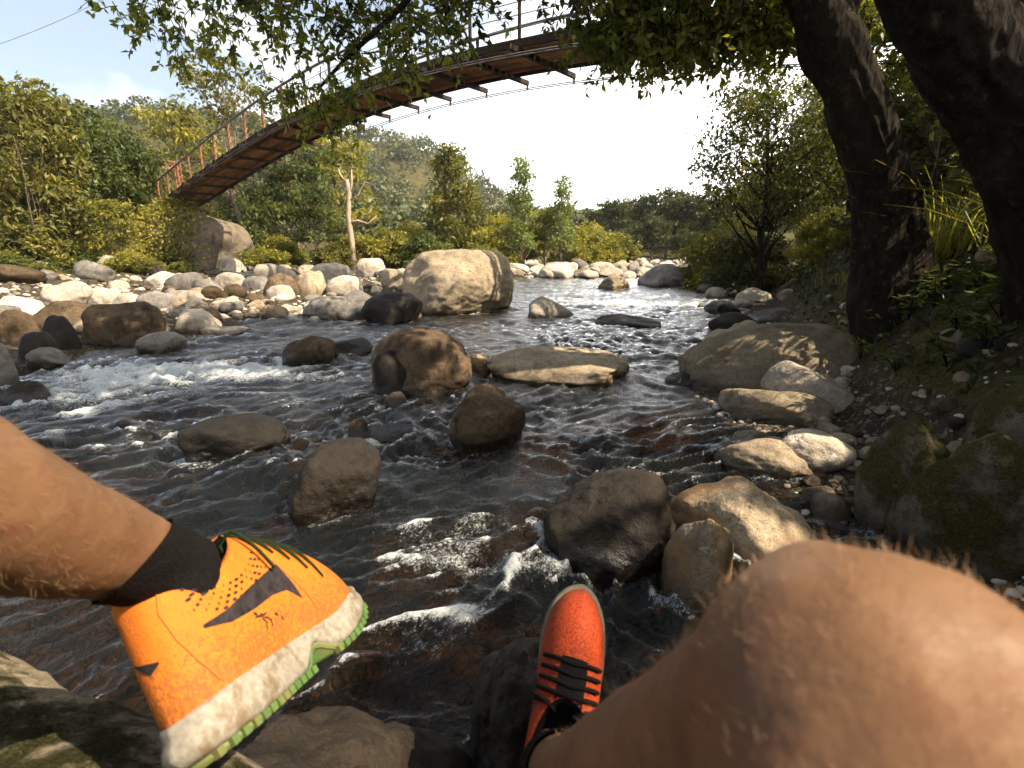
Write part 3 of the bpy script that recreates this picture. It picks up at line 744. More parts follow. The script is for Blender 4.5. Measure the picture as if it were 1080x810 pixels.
# weathered boards of the deck
wd, N, out = new_mat('weathered_deck_boards')
tco = N.n('ShaderNodeTexCoord').outputs['Object']
at = N.n('ShaderNodeAttribute', dict(attribute_name='v')).outputs['Fac']
nn = N.n('ShaderNodeTexNoise', Vector=tco, Scale=5.0, Detail=8.0, Roughness=0.7).outputs[0]
c = N.ramp(N.math('ADD', N.math('MULTIPLY', at, .6), N.math('MULTIPLY', nn, .5)), [(0.2, (0.07, 0.032, 0.016)), (0.5, (0.19, 0.085, 0.038)), (0.85, (0.33, 0.17, 0.08))])
p = N.n('ShaderNodeBsdfPrincipled', Base_Color=c, Roughness=0.8); N.l(p.outputs[0], out.inputs[0])
bridge = empty('footbridge', tuple(bridge_pt(0)), 'arched suspension footbridge of rusty brown boards and steel beams spanning the river', 'bridge')
bl = np.array(bridge.location)
mb = MB(); vals = []
rng = np.random.default_rng(5)
for k in range(7):                                  # rows of boards laid lengthwise
    s0 = -W2 + 2*W2*k/7 + .012; s1 = -W2 + 2*W2*(k+1)/7 - .012
    t = T0 + rng.uniform(0, .03)
    while t < T1:
        t2 = min(t + .0585, T1)
        z = rng.normal()*.006
        n = 4; ts = np.linspace(t, t2-.0006, n)
        v = []
        for q in ts: v += [bridge_pt(q, s0, z), bridge_pt(q, s1, z), bridge_pt(q, s1, z+.05), bridge_pt(q, s0, z+.05)]
        f = []
        for e in range(n-1):
            for a in range(4): f.append([e*4+a, e*4+(a+1) % 4, e*4+4+(a+1) % 4, e*4+4+a])
        f += [[0, 3, 2, 1], [4*(n-1), 4*(n-1)+1, 4*(n-1)+2, 4*(n-1)+3]]
        mb.add(np.array(v)-bl, f); vals += [rng.uniform()]*len(f)
        t = t2
me = mb.mesh('deck', smooth=False, face_attrs={'v': vals}); link('deck', me, wd, bridge)
beams = np.arange(T0+.01, T1, .047)
for s in (-1, 1):
    m2 = MB()
    ts = np.linspace(T0, T1, 60)
    P_ = np.array([bridge_pt(t, s*(W2+.05), .0) for t in ts]) - bl
    for a, b in zip(P_[:-1], P_[1:]): m2.bar(a, b, .07, .16)
    m2.build('edge_girder', steel, bridge, smooth=False)
m2 = MB()
for s in (-.45, .45):
    P_ = np.array([bridge_pt(t, s, -.09) for t in np.linspace(T0, T1, 60)]) - bl
    for a, b in zip(P_[:-1], P_[1:]): m2.bar(a, b, .06, .08)
m2.build('stringer', rust_m, bridge, smooth=False)
for t in beams:
    m2 = MB(); m2.bar(bridge_pt(t, -W2-.42, -.16)-bl, bridge_pt(t, W2+.42, -.16)-bl, .09, .11)
    for s in (-1, 1): m2.box(bridge_pt(t, s*(W2+.40), -.25)-bl, (.05, .05, .14))
    m2.build('cross_beam', steel, bridge, smooth=False)
for s in (-1, 1):
    for t in beams:
        m2 = MB(); m2.tube([bridge_pt(t, s*(W2+.05), -.1)-bl, bridge_pt(t, s*(W2+.05), 1.08)-bl], .045, 6)
        m2.box(bridge_pt(t, s*(W2+.05), .98)-bl, (.09, .09, .10))
        m2.build('rail_post', steel if t > .52 else rust_m, bridge, smooth=False)
    m2 = MB(); m2.tube(np.array([bridge_pt(t, s*(W2+.05), 1.08) for t in np.linspace(T0, T1, 60)])-bl, .04, 6)
    m2.build('handrail', rail_m, bridge)
    for hgt in (.3, .55, .8):
        m2 = MB(); m2.tube(np.array([bridge_pt(t, s*(W2+.05), hgt) for t in np.linspace(T0, T1, 60)])-bl, .011, 4)
        m2.build('rail_cable', wire_m, bridge)
    for q in (.28, .42):
        m2 = MB(); m2.tube(np.array([bridge_pt(t, s*(W2+q), -.32) for t in np.linspace(T0, T1, 60)])-bl, .014, 4)
        m2.build('wind_cable', wire_m, bridge)
# portal tower at the far end
def tower(t, h, parent):
    m2 = MB()
    for s in (-1, 1):
        for o_ in (-.16, .16):
            a = bridge_pt(t, s*(W2+.2)+o_, -1.6)-bl; b = bridge_pt(t, s*(W2+.2)+o_, h)-bl
            m2.bar(a, b, .09, .09)
        for k in range(9):
            z0 = -1.4 + k*(h+1.4)/9; z1 = z0 + (h+1.4)/9
            q = .16 if k % 2 else -.16
            m2.bar(bridge_pt(t, s*(W2+.2)-q, z0)-bl, bridge_pt(t, s*(W2+.2)+q, z1)-bl, .04, .04)
    for z in (h-.05, h-.42): m2.bar(bridge_pt(t, -W2-.45, z)-bl, bridge_pt(t, W2+.45, z)-bl, .09, .10)
    for k in range(6):
        a = -W2-.2 + k*(2*W2+.4)/6; b = a + (2*W2+.4)/6
        m2.bar(bridge_pt(t, a, h-.42 if k % 2 else h-.05)-bl, bridge_pt(t, b, h-.05 if k % 2 else h-.42)-bl, .04, .04)
    m2.build('portal_tower', rust_m, parent, smooth=False)
tower(-.005, 2.9, bridge)
for s in (-1, 1):
    m2 = MB(); pts = [bridge_pt(-.005, s*(W2+.2), 2.9)] + [bridge_pt(t, s*(W2+.08), 2.9*(1-q)**2 + 1.0*(1-(1-q)**2)) for t, q in zip(np.linspace(.03, .42, 14), np.linspace(.07, 1, 14))]
    m2.tube(np.array(pts)-bl, .02, 5); m2.build('suspension_cable', wire_m, bridge)

# the rock the far end of the bridge rests on
g = at_y(222, 290, 30.5)
def solid_rock(box_c, dims, mat, label, seed, rot=(0, 0, 0), **kw):
    o = link('bridge_rock', rock_mesh('bridge_rock', seed, dims, 6, **kw), ROCK[mat]); o.location = box_c; o.rotation_euler = rot
    return tag(o, label, 'rock')
solid_rock((-16.9, 28.0, 1.2), (2.9, 2.3, 2.15), 'abut', 'huge brown weathered rock under the far end of the footbridge', 401, (0, .25, .1), cuts=4, lo=.75, power=2.6)

# overhead wire
m2 = MB(); a = at_d(-60, 66, 28); b = at_d(160, -28, 30)
tt = np.linspace(0, 1, 20); pts = a[None]*(1-tt)[:, None] + b[None]*tt[:, None]; pts[:, 2] -= .35*np.sin(np.pi*tt)
m2.tube(pts, .014, 4); tag(m2.build('overhead_wire', wire_m), 'thin dark overhead wire crossing the cloudy corner of sky', 'wire')

# little shed with a pale roof among the far trees
sh = at_y(45, 250, 27)
shed = empty('shed', (sh[0], sh[1], tz(sh[0], sh[1])), 'small open shed with pale tin roof half hidden in greenery', 'shed', rz=.3)
zt = sh[2]-tz(sh[0], sh[1]) + .3
tin = simple('pale_tin_roof', (0.52, 0.50, 0.46), 0.5, dirt=(0.25, 0.20, 0.15), scale=4)
m2 = MB()
xs = np.linspace(-1.3, 1.3, 40); rows = []
for y_, z_ in ((-1.0, zt-.12), (1.0, zt+.28)): rows.append(np.stack([xs, xs*0+y_, z_+.02*np.cos(np.arange(40)*np.pi)], -1))
v = np.vstack(rows + [r - [0, 0, .02] for r in rows]); k = np.arange(39)
m2.add(v, np.vstack([np.stack([k, k+1, k+41, k+40], -1), np.stack([k+80, k+120, k+121, k+81], -1), np.stack([k, k+80, k+81, k+1], -1), np.stack([k+40, k+41, k+121, k+120], -1)]))
m2.build('roof', tin, shed, smooth=False)
for x_, y_ in ((-1.15, -.85), (1.15, -.85), (-1.15, .85), (1.15, .85)):
    m2 = MB(); m2.tube([(x_, y_, -.4), (x_, y_, zt - (.12 if y_ < 0 else -.2))], .05, 6); m2.build('post', BARK['pale'], shed)
m2 = MB(); m2.box((0, .85, .5), (2.3, .05, 1.0)); m2.build('wall', simple('plank_wall', (0.20, 0.15, 0.10), .8), shed, smooth=False)

# ------------------------------------------------------------------ plants
def leaf_quads(c, L, Wd, rng, droop=.3, axis=None, flat=.5):
    n = len(c)
    a = rng.normal(size=(n, 3)) if axis is None else axis + .6*rng.normal(size=(n, 3))
    a[:, 2] -= droop
    a /= np.linalg.norm(a, axis=1)[:, None]
    nrm = rng.normal(size=(n, 3)); nrm[:, 2] += flat*2
    s = np.cross(a, nrm); s /= np.linalg.norm(s, axis=1)[:, None] + 1e-9
    L = np.asarray(L)[:, None]; Wd = np.asarray(Wd)[:, None]
    up = np.cross(s, a)
    v = np.stack([c, c + a*L*.45 + s*Wd*.5 + up*L*.06, c + a*L + up*L*-.08, c + a*L*.45 - s*Wd*.5 + up*L*.06], 1)
    f = np.arange(n*4).reshape(n, 4)
    return v.reshape(-1, 3), f
def clumps_for(kind, h, K, rng):
    """centres and radii of the leaf clumps of a crown of height h"""
    out = []
    while len(out) < K:
        u = rng.normal(size=3); u /= np.linalg.norm(u); q = rng.uniform(.35, 1)**.6
        if kind == 'broad': c = np.array([u[0]*.34*q, u[1]*.34*q, .64 + u[2]*.32*q]); r = rng.uniform(.07, .12)
        elif kind == 'column':
            z = rng.uniform(.22, .96); wd_ = .17*(1-.75*((z-.5)/.5)**2); c = np.array([u[0]*wd_*q, u[1]*wd_*q, z]); r = rng.uniform(.055, .085)
        elif kind == 'airy':
            z = rng.choice([.55, .66, .76, .86, .93], p=[.08, .17, .25, .3, .2]); wd_ = .20*(1 - .5*abs(z-.8)/.3); c = np.array([u[0]*wd_*(.3+.9*q), u[1]*wd_*(.3+.9*q), z + .03*u[2]]); r = rng.uniform(.03, .06)
        elif kind == 'layer':
            z = rng.choice([.40, .55, .70, .84, .95]); wd_ = .42*(1.1-.55*z); c = np.array([u[0]*wd_*q, u[1]*wd_*q, z + .025*u[2]]); r = rng.uniform(.06, .10)
        elif kind == 'bush': c = np.array([u[0]*.55*q, u[1]*.55*q, .12+abs(u[2])*.75*q]); r = rng.uniform(.11, .19)
        elif kind == 'feather':
            z = rng.uniform(.2, .97); wd_ = .13*(1.05-z*.7); c = np.array([u[0]*wd_*(.4+q), u[1]*wd_*(.4+q), z]); r = rng.uniform(.035, .06)
        elif kind == 'drape':
            z = rng.uniform(.12, .98); wd_ = .24*(1 - .3*abs(z-.6)/.5); c = np.array([u[0]*wd_*q, u[1]*wd_*q, z]); r = rng.uniform(.06, .10)
        out.append((c*h, r*h))
    return out
def make_tree_meshes(name, kind, h, K, per, leaf, seed, r0=None, stems=1, vines=0):
    rng = np.random.default_rng(seed)
    cl = clumps_for(kind, h, K, rng)
    r0 = r0 or h*.018
    wood = MB()
    trunks = []
    for s in range(stems):
        lean = rng.normal(size=2)*h*(.03 if stems == 1 else .14)
        th_ = h*(.86 if kind not in ('bush',) else .5)
        t = np.linspace(0, 1, 9)
        wob = np.cumsum(rng.normal(size=(9, 2)), 0)*h*.008
        base = rng.normal(size=2)*(.0 if stems == 1 else h*.05)
        pts = np.stack([base[0] + lean[0]*t + wob[:, 0], base[1] + lean[1]*t + wob[:, 1], -.25 + (th_+.25)*t], -1)
        rad = r0*(1-.8*t)*np.where(t < .05, 1.35, 1)/(1 if stems == 1 else 1.6)
        wood.tube(pts, rad, 7); trunks.append((pts, rad))
    for c, r in cl[:int(len(cl)*(.7 if kind != 'bush' else .4))]:
        pts, rad = trunks[rng.integers(len(trunks))]
        zt_ = np.clip(c[2] - rng.uniform(.08, .25)*h - .3*np.hypot(c[0], c[1]), .12*h, pts[-1, 2])
        k = int(np.argmin(np.abs(pts[:, 2]-zt_))); a = pts[k]
        mid = (a+c)/2 + np.array([0, 0, -.02*h]) + rng.normal(size=3)*.015*h
        q = np.linspace(0, 1, 5)[:, None]
        bp = (1-q)**2*a + 2*q*(1-q)*mid + q*q*c
        wood.tube(bp, np.linspace(max(rad[k]*.5, .008), .006, 5), 4, cap=False)
    for _ in range(vines):
        c, r = cl[rng.integers(len(cl))]
        z1 = rng.uniform(.0, .35)*h
        q = np.linspace(0, 1, 6)
        p_ = np.stack([c[0]+rng.normal()*.03*h + rng.normal(size=6)*.006*h, c[1]+rng.normal()*.03*h + rng.normal(size=6)*.006*h, c[2] + (z1-c[2])*q], -1)
        wood.tube(p_, .012, 3, cap=False)
    C, S = [], []
    for c, r in cl:
        n = int(per*(r/(.09*h))**1.6*rng.uniform(.6, 1.3)) + 6
        u = rng.normal(size=(n, 3)); u /= np.linalg.norm(u, axis=1)[:, None]
        C.append(c + u*(rng.uniform(0, 1, (n, 1))**.45)*r*np.array([1.25, 1.25, .75])); S.append(np.full(n, rng.uniform(.15, .75)))
    C = np.vstack(C); S = np.concatenate(S)
    L = leaf*rng.uniform(.6, 1.3, len(C))
    v, f = leaf_quads(C, L, L*rng.uniform(.35, .6, len(C)), rng)
    crown = mesh_np('crown', v, f, False, face_attrs={'v': np.clip(S + rng.normal(size=len(C))*.18, 0, 1)})
    return wood.mesh('trunk'), crown
PROTO = {}
def proto(key, kind, h, K, per, leaf, seed, leafmat, bark='grey', **kw):
    tm, cm = make_tree_meshes(key, kind, h, K, per, leaf, seed, **kw)
    tm.materials.append(BARK[bark]); cm.materials.append(LEAF[leafmat]); PROTO[key] = (tm, cm, h)
proto('broad', 'broad', 8, 70, 75, .34, 1, 'olive', vines=6)
proto('broad_b', 'broad', 8, 60, 70, .34, 2, 'green')
proto('drape', 'drape', 9, 110, 70, .34, 3, 'olive', vines=40)
proto('drape_b', 'drape', 9, 90, 70, .30, 23, 'green', vines=25)
proto('airy', 'airy', 9, 60, 55, .26, 4, 'olive', r0=.13)
proto('column', 'column', 7, 75, 70, .27, 5, 'olive')
proto('feather', 'feather', 6, 100, 60, .20, 6, 'pale', r0=.05)
proto('bush', 'bush', 3, 45, 75, .23, 7, 'yellow', stems=4)
proto('bush_b', 'bush', 3, 40, 70, .23, 8, 'olive', stems=4)
proto('layer', 'layer', 6, 60, 60, .27, 9, 'yellow')
proto('layer_b', 'layer', 6, 70, 60, .27, 10, 'green', r0=.13)
proto('dark', 'broad', 8, 75, 60, .42, 11, 'dark')
proto('tall_dark', 'drape', 9, 85, 55, .42, 12, 'dark')
proto('green_bush', 'bush', 3, 45, 75, .25, 13, 'green', stems=3)
proto('near_yellow', 'bush', 3, 60, 110, .16, 14, 'yellow', stems=4)
proto('big_right', 'broad', 8, 75, 130, .18, 15, 'canopy', r0=.16, bark='dark')
proto('near_dark', 'bush', 3, 60, 110, .15, 16, 'bamboo', stems=4)
def tree(key, px, ytop, y, label, cat='tree', name='tree', group=None, wscale=1.0, seed=0, ybase=None, dxy=(0, 0)):
    tm, cm, h0 = PROTO[key]
    top = at_y(px, ytop, y); x = top[0]+dxy[0]; y = y+dxy[1]
    zb = tz(x, y) - .05 if ybase is None else at_y(px, ybase, y)[2]
    sz = max(.5, (top[2]-zb))/h0
    e = empty(name, (x, y, zb), label, cat, group, rz=(seed*2.399) % 6.283)
    e.scale = (sz*wscale, sz*wscale, sz)
    a = bpy.data.objects.new('trunk', tm); COL.objects.link(a); a.parent = e
    b = bpy.data.objects.new('crown', cm); COL.objects.link(b); b.parent = e
    return e
G1 = 'trees along the far stony bank'
tree('drape', 15, 78, 23, 'tall olive tree draped with hanging vines at the edge of the picture', group=G1, seed=1, wscale=1.0)
tree('drape_b', 62, 98, 25, 'vine hung olive tree behind the pale roofed shed', group=G1, seed=2)
tree('broad_b', 100, 120, 28, 'rounded olive tree beside the vine hung trees', group=G1, seed=3)
tree('broad_b', 98, 150, 27, 'green leafy tree between the vine hung trees and the tower', group=G1, seed=4)
tree('drape', -45, 70, 24, 'dense olive tree cut off by the picture edge', group=G1, seed=5, wscale=1.1)
tree('broad', 40, 160, 30, 'lower olive tree deep behind the shed', group=G1, seed=6)
tree('layer', 112, 212, 23, 'yellow layered shrub beside the ivy covered bridge rock', 'shrub', 'shrub', seed=7, wscale=1.1)
tree('bush', 78, 236, 24, 'yellow green bush in front of the shed', 'shrub', 'shrub', seed=8, wscale=1.1)
tree('bush_b', 20, 225, 22, 'dark olive bush at the shore by the picture edge', 'shrub', 'shrub', seed=9, wscale=1.3)
tree('bush', 142, 246, 26, 'low yellow bush touching the bridge rock', 'shrub', 'shrub', seed=10)
tree('bush_b', 178, 248, 26, 'dark low bush under the bridge end', 'shrub', 'shrub', seed=11)
tree('green_bush', 60, 268, 21.5, 'small green bush on the stony shore', 'shrub', 'shrub', seed=12, wscale=1.4)
tree('bush', 105, 275, 21, 'sprawling yellow bush above the chalky boulder', 'shrub', 'shrub', seed=13, wscale=1.5)
tree('airy', 229, 60, 33, 'tall slender tree with open airy crown behind the bridge', group=G1, seed=14, wscale=1.15)
tree('layer', 188, 120, 42, 'yellow topped tree beyond the bridge tower', group=G1, seed=15)
tree('layer_b', 303, 138, 33, 'flat crowned green tree with straight trunk behind the bridge', group=G1, seed=16, wscale=1.0)
tree('layer', 345, 146, 39, 'broad yellowish tree rising above the bridge deck', group=G1, seed=17, wscale=1.1)
tree('layer_b', 330, 196, 29, 'small dark tree with crooked trunk on the grassy bank', group=G1, seed=18)
tree('broad_b', 262, 190, 37, 'dark rounded tree behind the weathered bridge rock', group=G1, seed=19, wscale=1.2)
tree('broad', 215, 185, 40, 'olive tree seen under the far bridge deck', group=G1, seed=20)
tree('column', 474, 150, 33, 'tall dense olive tree standing alone above the biggest boulder', group=G1, seed=21, wscale=1.15)
tree('column', 497, 205, 36, 'shorter olive tree close to the tall lone one', group=G1, seed=22, wscale=1.3)
tree('feather', 549, 164, 34, 'taller of two feathery pale green trees', group=G1, seed=23, wscale=1.0)
tree('feather', 595, 184, 35, 'shorter of two feathery pale green trees', group=G1, seed=24, wscale=1.0)
BUSHES = [('bush', 405, 232, 32, 'yellow green bush right behind the dead tree'), ('bush_b', 368, 238, 33, 'olive bush left of the dead tree trunk base'.replace(' left of', ' hugging')),
 ('bush', 432, 226, 35, 'tall yellow bush beside the tall lone tree'), ('green_bush', 450, 240, 31, 'green bush at the foot of the tall lone tree'),
 ('bush', 508, 232, 34, 'bright yellow bush next to the shorter olive tree'), ('bush', 527, 215, 37, 'tall yellow green bush below the taller feathery tree'),
 ('layer', 575, 222, 36, 'yellow layered bush between the two feathery trees'), ('bush', 622, 226, 39, 'olive yellow bush beside the shorter feathery tree'),
 ('bush', 612, 246, 36, 'bright low bush at the start of the gravel bar'), ('bush_b', 645, 236, 43, 'dull olive bush where the dark wood begins'),
 ('bush', 290, 240, 31, 'yellow bush at the base of the flat crowned tree'), ('green_bush', 258, 226, 31, 'green bush peeking over the bridge rock'), ('bush_b', 352, 250, 29, 'low olive bush by the crooked tree')]
for k, (key, px, yt, y, lb) in enumerate(BUSHES):
    tree(key, px, yt, y, lb, 'shrub', 'shrub', 'bushes along the far stony bank', 1.15, 30+k)
WOOD = [('tall_dark', 648, 212, 62, 'dark tree at the near end of the distant wood'), ('dark', 672, 206, 66, 'dark rounded tree second in the distant wood'),
 ('dark', 707, 196, 64, 'tallest rounded tree of the distant dark wood'), ('tall_dark', 733, 206, 62, 'dark tree just past the tallest of the distant wood'),
 ('dark', 758, 214, 58, 'dark tree at the river bend in the distant wood'), ('dark', 690, 225, 57, 'lower dark tree in front of the tallest one'),
 ('tall_dark', 630, 222, 70, 'faint dark tree behind the yellow bushes'), ('dark', 780, 205, 54, 'dark tree where the wood meets the sunny shrubs'), ('dark', 725, 240, 52, 'low dark tree overhanging the river bend'), ('dark', 660, 240, 55, 'low dark tree at the end of the gravel bar')]
for k, (key, px, yt, y, lb) in enumerate(WOOD):
    tree(key, px, yt, y, lb, 'tree', 'tree', 'distant dark wood beyond the gravel bar', 1.25, 50+k)
# sunny side of the channel beyond the leaning trunk
tree('big_right', 832, 58, 14.5, 'large leafy tree overhanging the water beside the leaning trunk', seed=61, wscale=.95)
tree('near_yellow', 772, 225, 19, 'yellow green shrub at the water beneath the large leafy tree', 'shrub', 'shrub', seed=62, wscale=1.0)
tree('near_yellow', 878, 215, 11.5, 'sunlit yellow shrub glimpsed beside the leaning trunk', 'shrub', 'shrub', seed=63, wscale=.9)
tree('near_yellow', 895, 262, 9.5, 'low tawny shrub above the dome shaped boulder', 'shrub', 'shrub', seed=64, wscale=1.0)
tree('near_dark', 800, 232, 16, 'dark shrub under the large leafy tree', 'shrub', 'shrub', seed=65, wscale=1.2)
tree('big_right', 930, 40, 17, 'leafy tree glimpsed behind the leaning trunk', seed=66, wscale=1.1)
tree('big_right', 1010, 30, 15, 'leafy tree behind the bamboo thicket', seed=67, wscale=1.1)
tree('big_right', 1100, 20, 12, 'leafy tree at the picture rim behind the bamboo', seed=68, wscale=1.2)
tree('broad', 870, 110, 26, 'olive tree far back on the sunny bank', seed=69, wscale=1.3)

LOW = [('green_bush', 5, 262, 20, 'dark leafy shrub low at the shore by the picture edge'), ('bush_b', 35, 272, 19.5, 'scrubby olive shrub behind the wide pale stone'),
 ('bush', 132, 258, 22, 'yellow shrub between the layered shrub and the bridge rock'), ('bush_b', 155, 270, 21.5, 'dark scrub just above the pale broad boulder'),
 ('green_bush', 92, 262, 22.5, 'green shrub beneath the pale roofed shed'), ('bush', 275, 256, 27, 'yellow scrub right of the weathered bridge rock'.replace('right of', 'at the dry side of')),
 ('bush_b', 190, 272, 23, 'dark scrub in the shade of the ivy covered rock'), ('bush', -25, 250, 20, 'yellow shrub cut by the picture edge')]
for k, (key, px, yt, y, lb) in enumerate(LOW):
    tree(key, px, yt, y, lb, 'shrub', 'shrub', 'low shrubs along the far shore', 1.5, 80+k)
# dead tree
d0 = at_y(372, 283, 29); zb = tz(d0[0], d0[1]); hd = at_y(376, 178, 29)[2]-zb
dead = empty('dead_tree', (d0[0], d0[1], zb), 'bare pale dead tree with broken forked top on the grassy bank', 'tree')
m2 = MB(); m2.tube([(0, 0, -.2), (.05, 0, .3*hd), (-.05, .05, .55*hd), (.12, 0, .78*hd), (.05, 0, .9*hd)], [.2, .17, .15, .13, .10], 8); m2.build('trunk', BARK['pale'], dead)
for pts, r in (([(.10, 0, .74*hd), (.3, 0, .86*hd), (.32, .1, hd)], [.09, .07, .02]), ([(.03, 0, .86*hd), (-.3, 0, .95*hd), (-.34, 0, 1.0*hd)], [.07, .06, .02]),
               ([(-.05, .05, .48*hd), (.5, 0, .50*hd), (1.0, .1, .47*hd), (1.5, .1, .55*hd)], [.09, .07, .05, .02]), ([(.9, .1, .48*hd), (1.0, 0, .56*hd), (1.3, 0, .62*hd)], [.04, .03, .012]),
               ([(.12, 0, .7*hd), (.6, 0, .75*hd), (1.0, .1, .88*hd), (1.5, .1, .84*hd)], [.06, .04, .03, .012])):
    m2 = MB(); m2.tube(pts, r, 6); m2.build('branch', BARK['pale'], dead)

# ivy over the bridge rock and on the deck
def leaf_patch(name, pts, leaf, mat, label, cat, seed, droop=.6):
    rng = np.random.default_rng(seed); pts = np.asarray(pts)
    o3 = pts.mean(0); o3[2] = pts[:, 2].min()
    L = leaf*rng.uniform(.6, 1.3, len(pts))
    v, f = leaf_quads(pts-o3, L, L*.6, rng, droop)
    o = link(name, mesh_np(name, v, f, False, face_attrs={'v': rng.uniform(.2, 1, len(pts))}), LEAF[mat]); o.location = o3
    return tag(o, label, cat)
rng = np.random.default_rng(77)
q = rng.normal(size=(4200, 3)); q /= np.linalg.norm(q, axis=1)[:, None]; q[:, 1] = -np.abs(q[:, 1]); q[:, 2] = np.abs(q[:, 2])*1.0
P_ = np.array([-17.0, 27.6, .9]) + q*np.array([2.5, 2.25, 2.75])*rng.uniform(.93, 1.12, (4200, 1))
P_ = P_[(P_[:, 0] < -15.7 + .8*rng.normal(size=4200)) | (P_[:, 2] < .6 + .3*rng.normal(size=4200))]
leaf_patch('creeper', P_, .18, 'yellow', 'yellow green creeper spilling over the rock at the bridge end', 'creeper', 78)
P_ = []
for t in np.linspace(.535, .615, 900): P_.append(bridge_pt(t, W2 + .1 + rng.uniform(-.7, .15), rng.normal()*.20 - .02))
leaf_patch('creeper', P_, .11, 'yellow', 'tuft of yellow leaves growing on the edge of the bridge deck', 'creeper', 79)

# forest on the hills: one far mass
rng = np.random.default_rng(9)
C, S = [], []
n = 0
while n < 2600:
    a = rng.uniform(math.radians(-62), math.radians(40)); r = rng.uniform(72, 300)
    x, y = r*math.sin(a), r*math.cos(a)
    C.append((x, y)); n += 1
C = np.array(C); Zc = terrain_z(C[:, 0], C[:, 1])
pts, sz, val = [], [], []
for (x, y), z in zip(C, Zc):
    R = rng.uniform(2.0, 4.0); m = 95; tone = rng.uniform(.1, .8)
    u = rng.normal(size=(m, 3)); u /= np.linalg.norm(u, axis=1)[:, None]; u[:, 2] = np.abs(u[:, 2])*rng.uniform(1.0, 1.5)
    pts.append(np.array([x, y, z+R*.4]) + u*R*rng.uniform(.75, 1.05, (m, 1))); sz.append(np.full(m, R*.30)); val.append(np.full(m, tone))
pts = np.vstack(pts); sz = np.concatenate(sz); val = np.concatenate(val)
L = sz*rng.uniform(.6, 1.3, len(sz))
v, f = leaf_quads(pts, L, L*.8, rng, .2)
tag(link('hillside_forest', mesh_np('hillside_forest', v, f, False, face_attrs={'v': np.clip(val+rng.normal(size=len(val))*.12, 0, 1)}), LEAF['forest']),
    'dense green forest covering the distant hills', 'forest', kind='stuff')

# grass
def blades(n, sampler, hgt, wid, rng, bend=.5):
    V_, F_, A_ = [], [], []
    for k in range(n):
        b = sampler(rng); h = hgt*rng.uniform(.5, 1.3); az = rng.uniform(0, 6.283); d = np.array([math.cos(az), math.sin(az), 0]); s = np.array([-d[1], d[0], 0])*wid*.5
        be = bend*rng.uniform(.3, 1.3)*h
        for j, t in enumerate((0, .4, .75, 1)):
            c = b + d*be*t*t + np.array([0, 0, h*(t - .35*bend*t*t)]); wq = s*(1-t*.85)
            V_ += [c-wq, c+wq]
        o = k*8
        F_ += [[o, o+1, o+3, o+2], [o+2, o+3, o+5, o+4], [o+4, o+5, o+7, o+6]]; A_ += [rng.uniform(.2, 1)]*3
    return np.array(V_), np.array(F_), A_
rng = np.random.default_rng(31)
cand = []
while len(cand) < 9000:
    px = rng.uniform(-20, 640); y = rng.uniform(19, 36); x = (px-540)/540*y*1.0
    cand.append((x, y))
cand = np.array(cand); cz = terrain_z(cand[:, 0], cand[:, 1]); ok = cz > .55
cand = cand[ok]; cz = cz[ok]; it = iter(range(10**9))
v, f, A_ = blades(len(cand), lambda r: (lambda k: np.array([cand[k, 0], cand[k, 1], cz[k]-.03]))(next(it)), .42, .05, rng)
tag(link('bank_grass', mesh_np('bank_grass', v, f, False, face_attrs={'v': A_}), LEAF['grass']), 'dry yellow grass on the far bank under the trees', 'grass', kind='stuff')
# ------------------------------------------------------------------ leaning tree and the shaded bank
def curve_pts(ctrl, n=24):
    ctrl = np.asarray(ctrl, float); t = np.linspace(0, len(ctrl)-1, n); out_ = []
    for q in t:
        i = min(int(q), len(ctrl)-2); u = q-i
        p0 = ctrl[max(i-1, 0)]; p1 = ctrl[i]; p2 = ctrl[i+1]; p3 = ctrl[min(i+2, len(ctrl)-1)]
        out_.append(.5*((2*p1) + (-p0+p2)*u + (2*p0-5*p1+4*p2-p3)*u*u + (-p0+3*p1-3*p2+p3)*u**3))
    return np.array(out_)
def bark_tube(mb, ctrl, r, sides=72, n=150, seed=0, amp=.10):
    pts = curve_pts(ctrl, n); rr_ = np.interp(np.linspace(0, 1, n), np.linspace(0, 1, len(r)), r)
    k = len(mb.v); mb.tube(pts, rr_, sides)
    v = mb.v[k]; c = np.repeat(pts, sides, 0); d = v[:len(c)]-c
    nz = fbm(v[:len(c)]*np.array([3.2, 3.2, 1.6]), 4, seed)
    ang = np.tile(np.linspace(0, 2*np.pi, sides, endpoint=False), n); ln = np.repeat(np.linspace(0, n/150*6.5, n), sides)
    rg = 1-2*np.abs(fbm(np.stack([np.cos(ang)*3.2, np.sin(ang)*3.2, ln*1.5], -1), 3, seed+5))
    kn = vnoise(np.stack([np.cos(ang)*1.2, np.sin(ang)*1.2, ln*1.1], -1), seed+9)
    v[:len(c)] = c + d*(1+amp*nz+.05*rg+.16*sstep(kn, .55, .95))[:, None]
    return pts
def LP(px, py, y): return at_y(px, py, y)
tb = LP(938, 318, 4.9)
lean = empty('leaning_tree', tuple(tb), 'dark leaning tree trunk on the shaded bank with leafy limbs hanging over the river', 'tree')
m2 = MB()
TR = [LP(960, 372, 4.7), LP(945, 310, 4.8), LP(938, 250, 4.85), LP(925, 180, 4.85), LP(897, 100, 4.8), LP(872, 40, 4.7), LP(850, -30, 4.6), LP(815, -120, 4.5)]
bark_tube(m2, np.array(TR)-tb, [.50, .36, .27, .235, .215, .20, .19, .17], seed=3, amp=.13)
m2.build('trunk', BARK['dark'], lean)
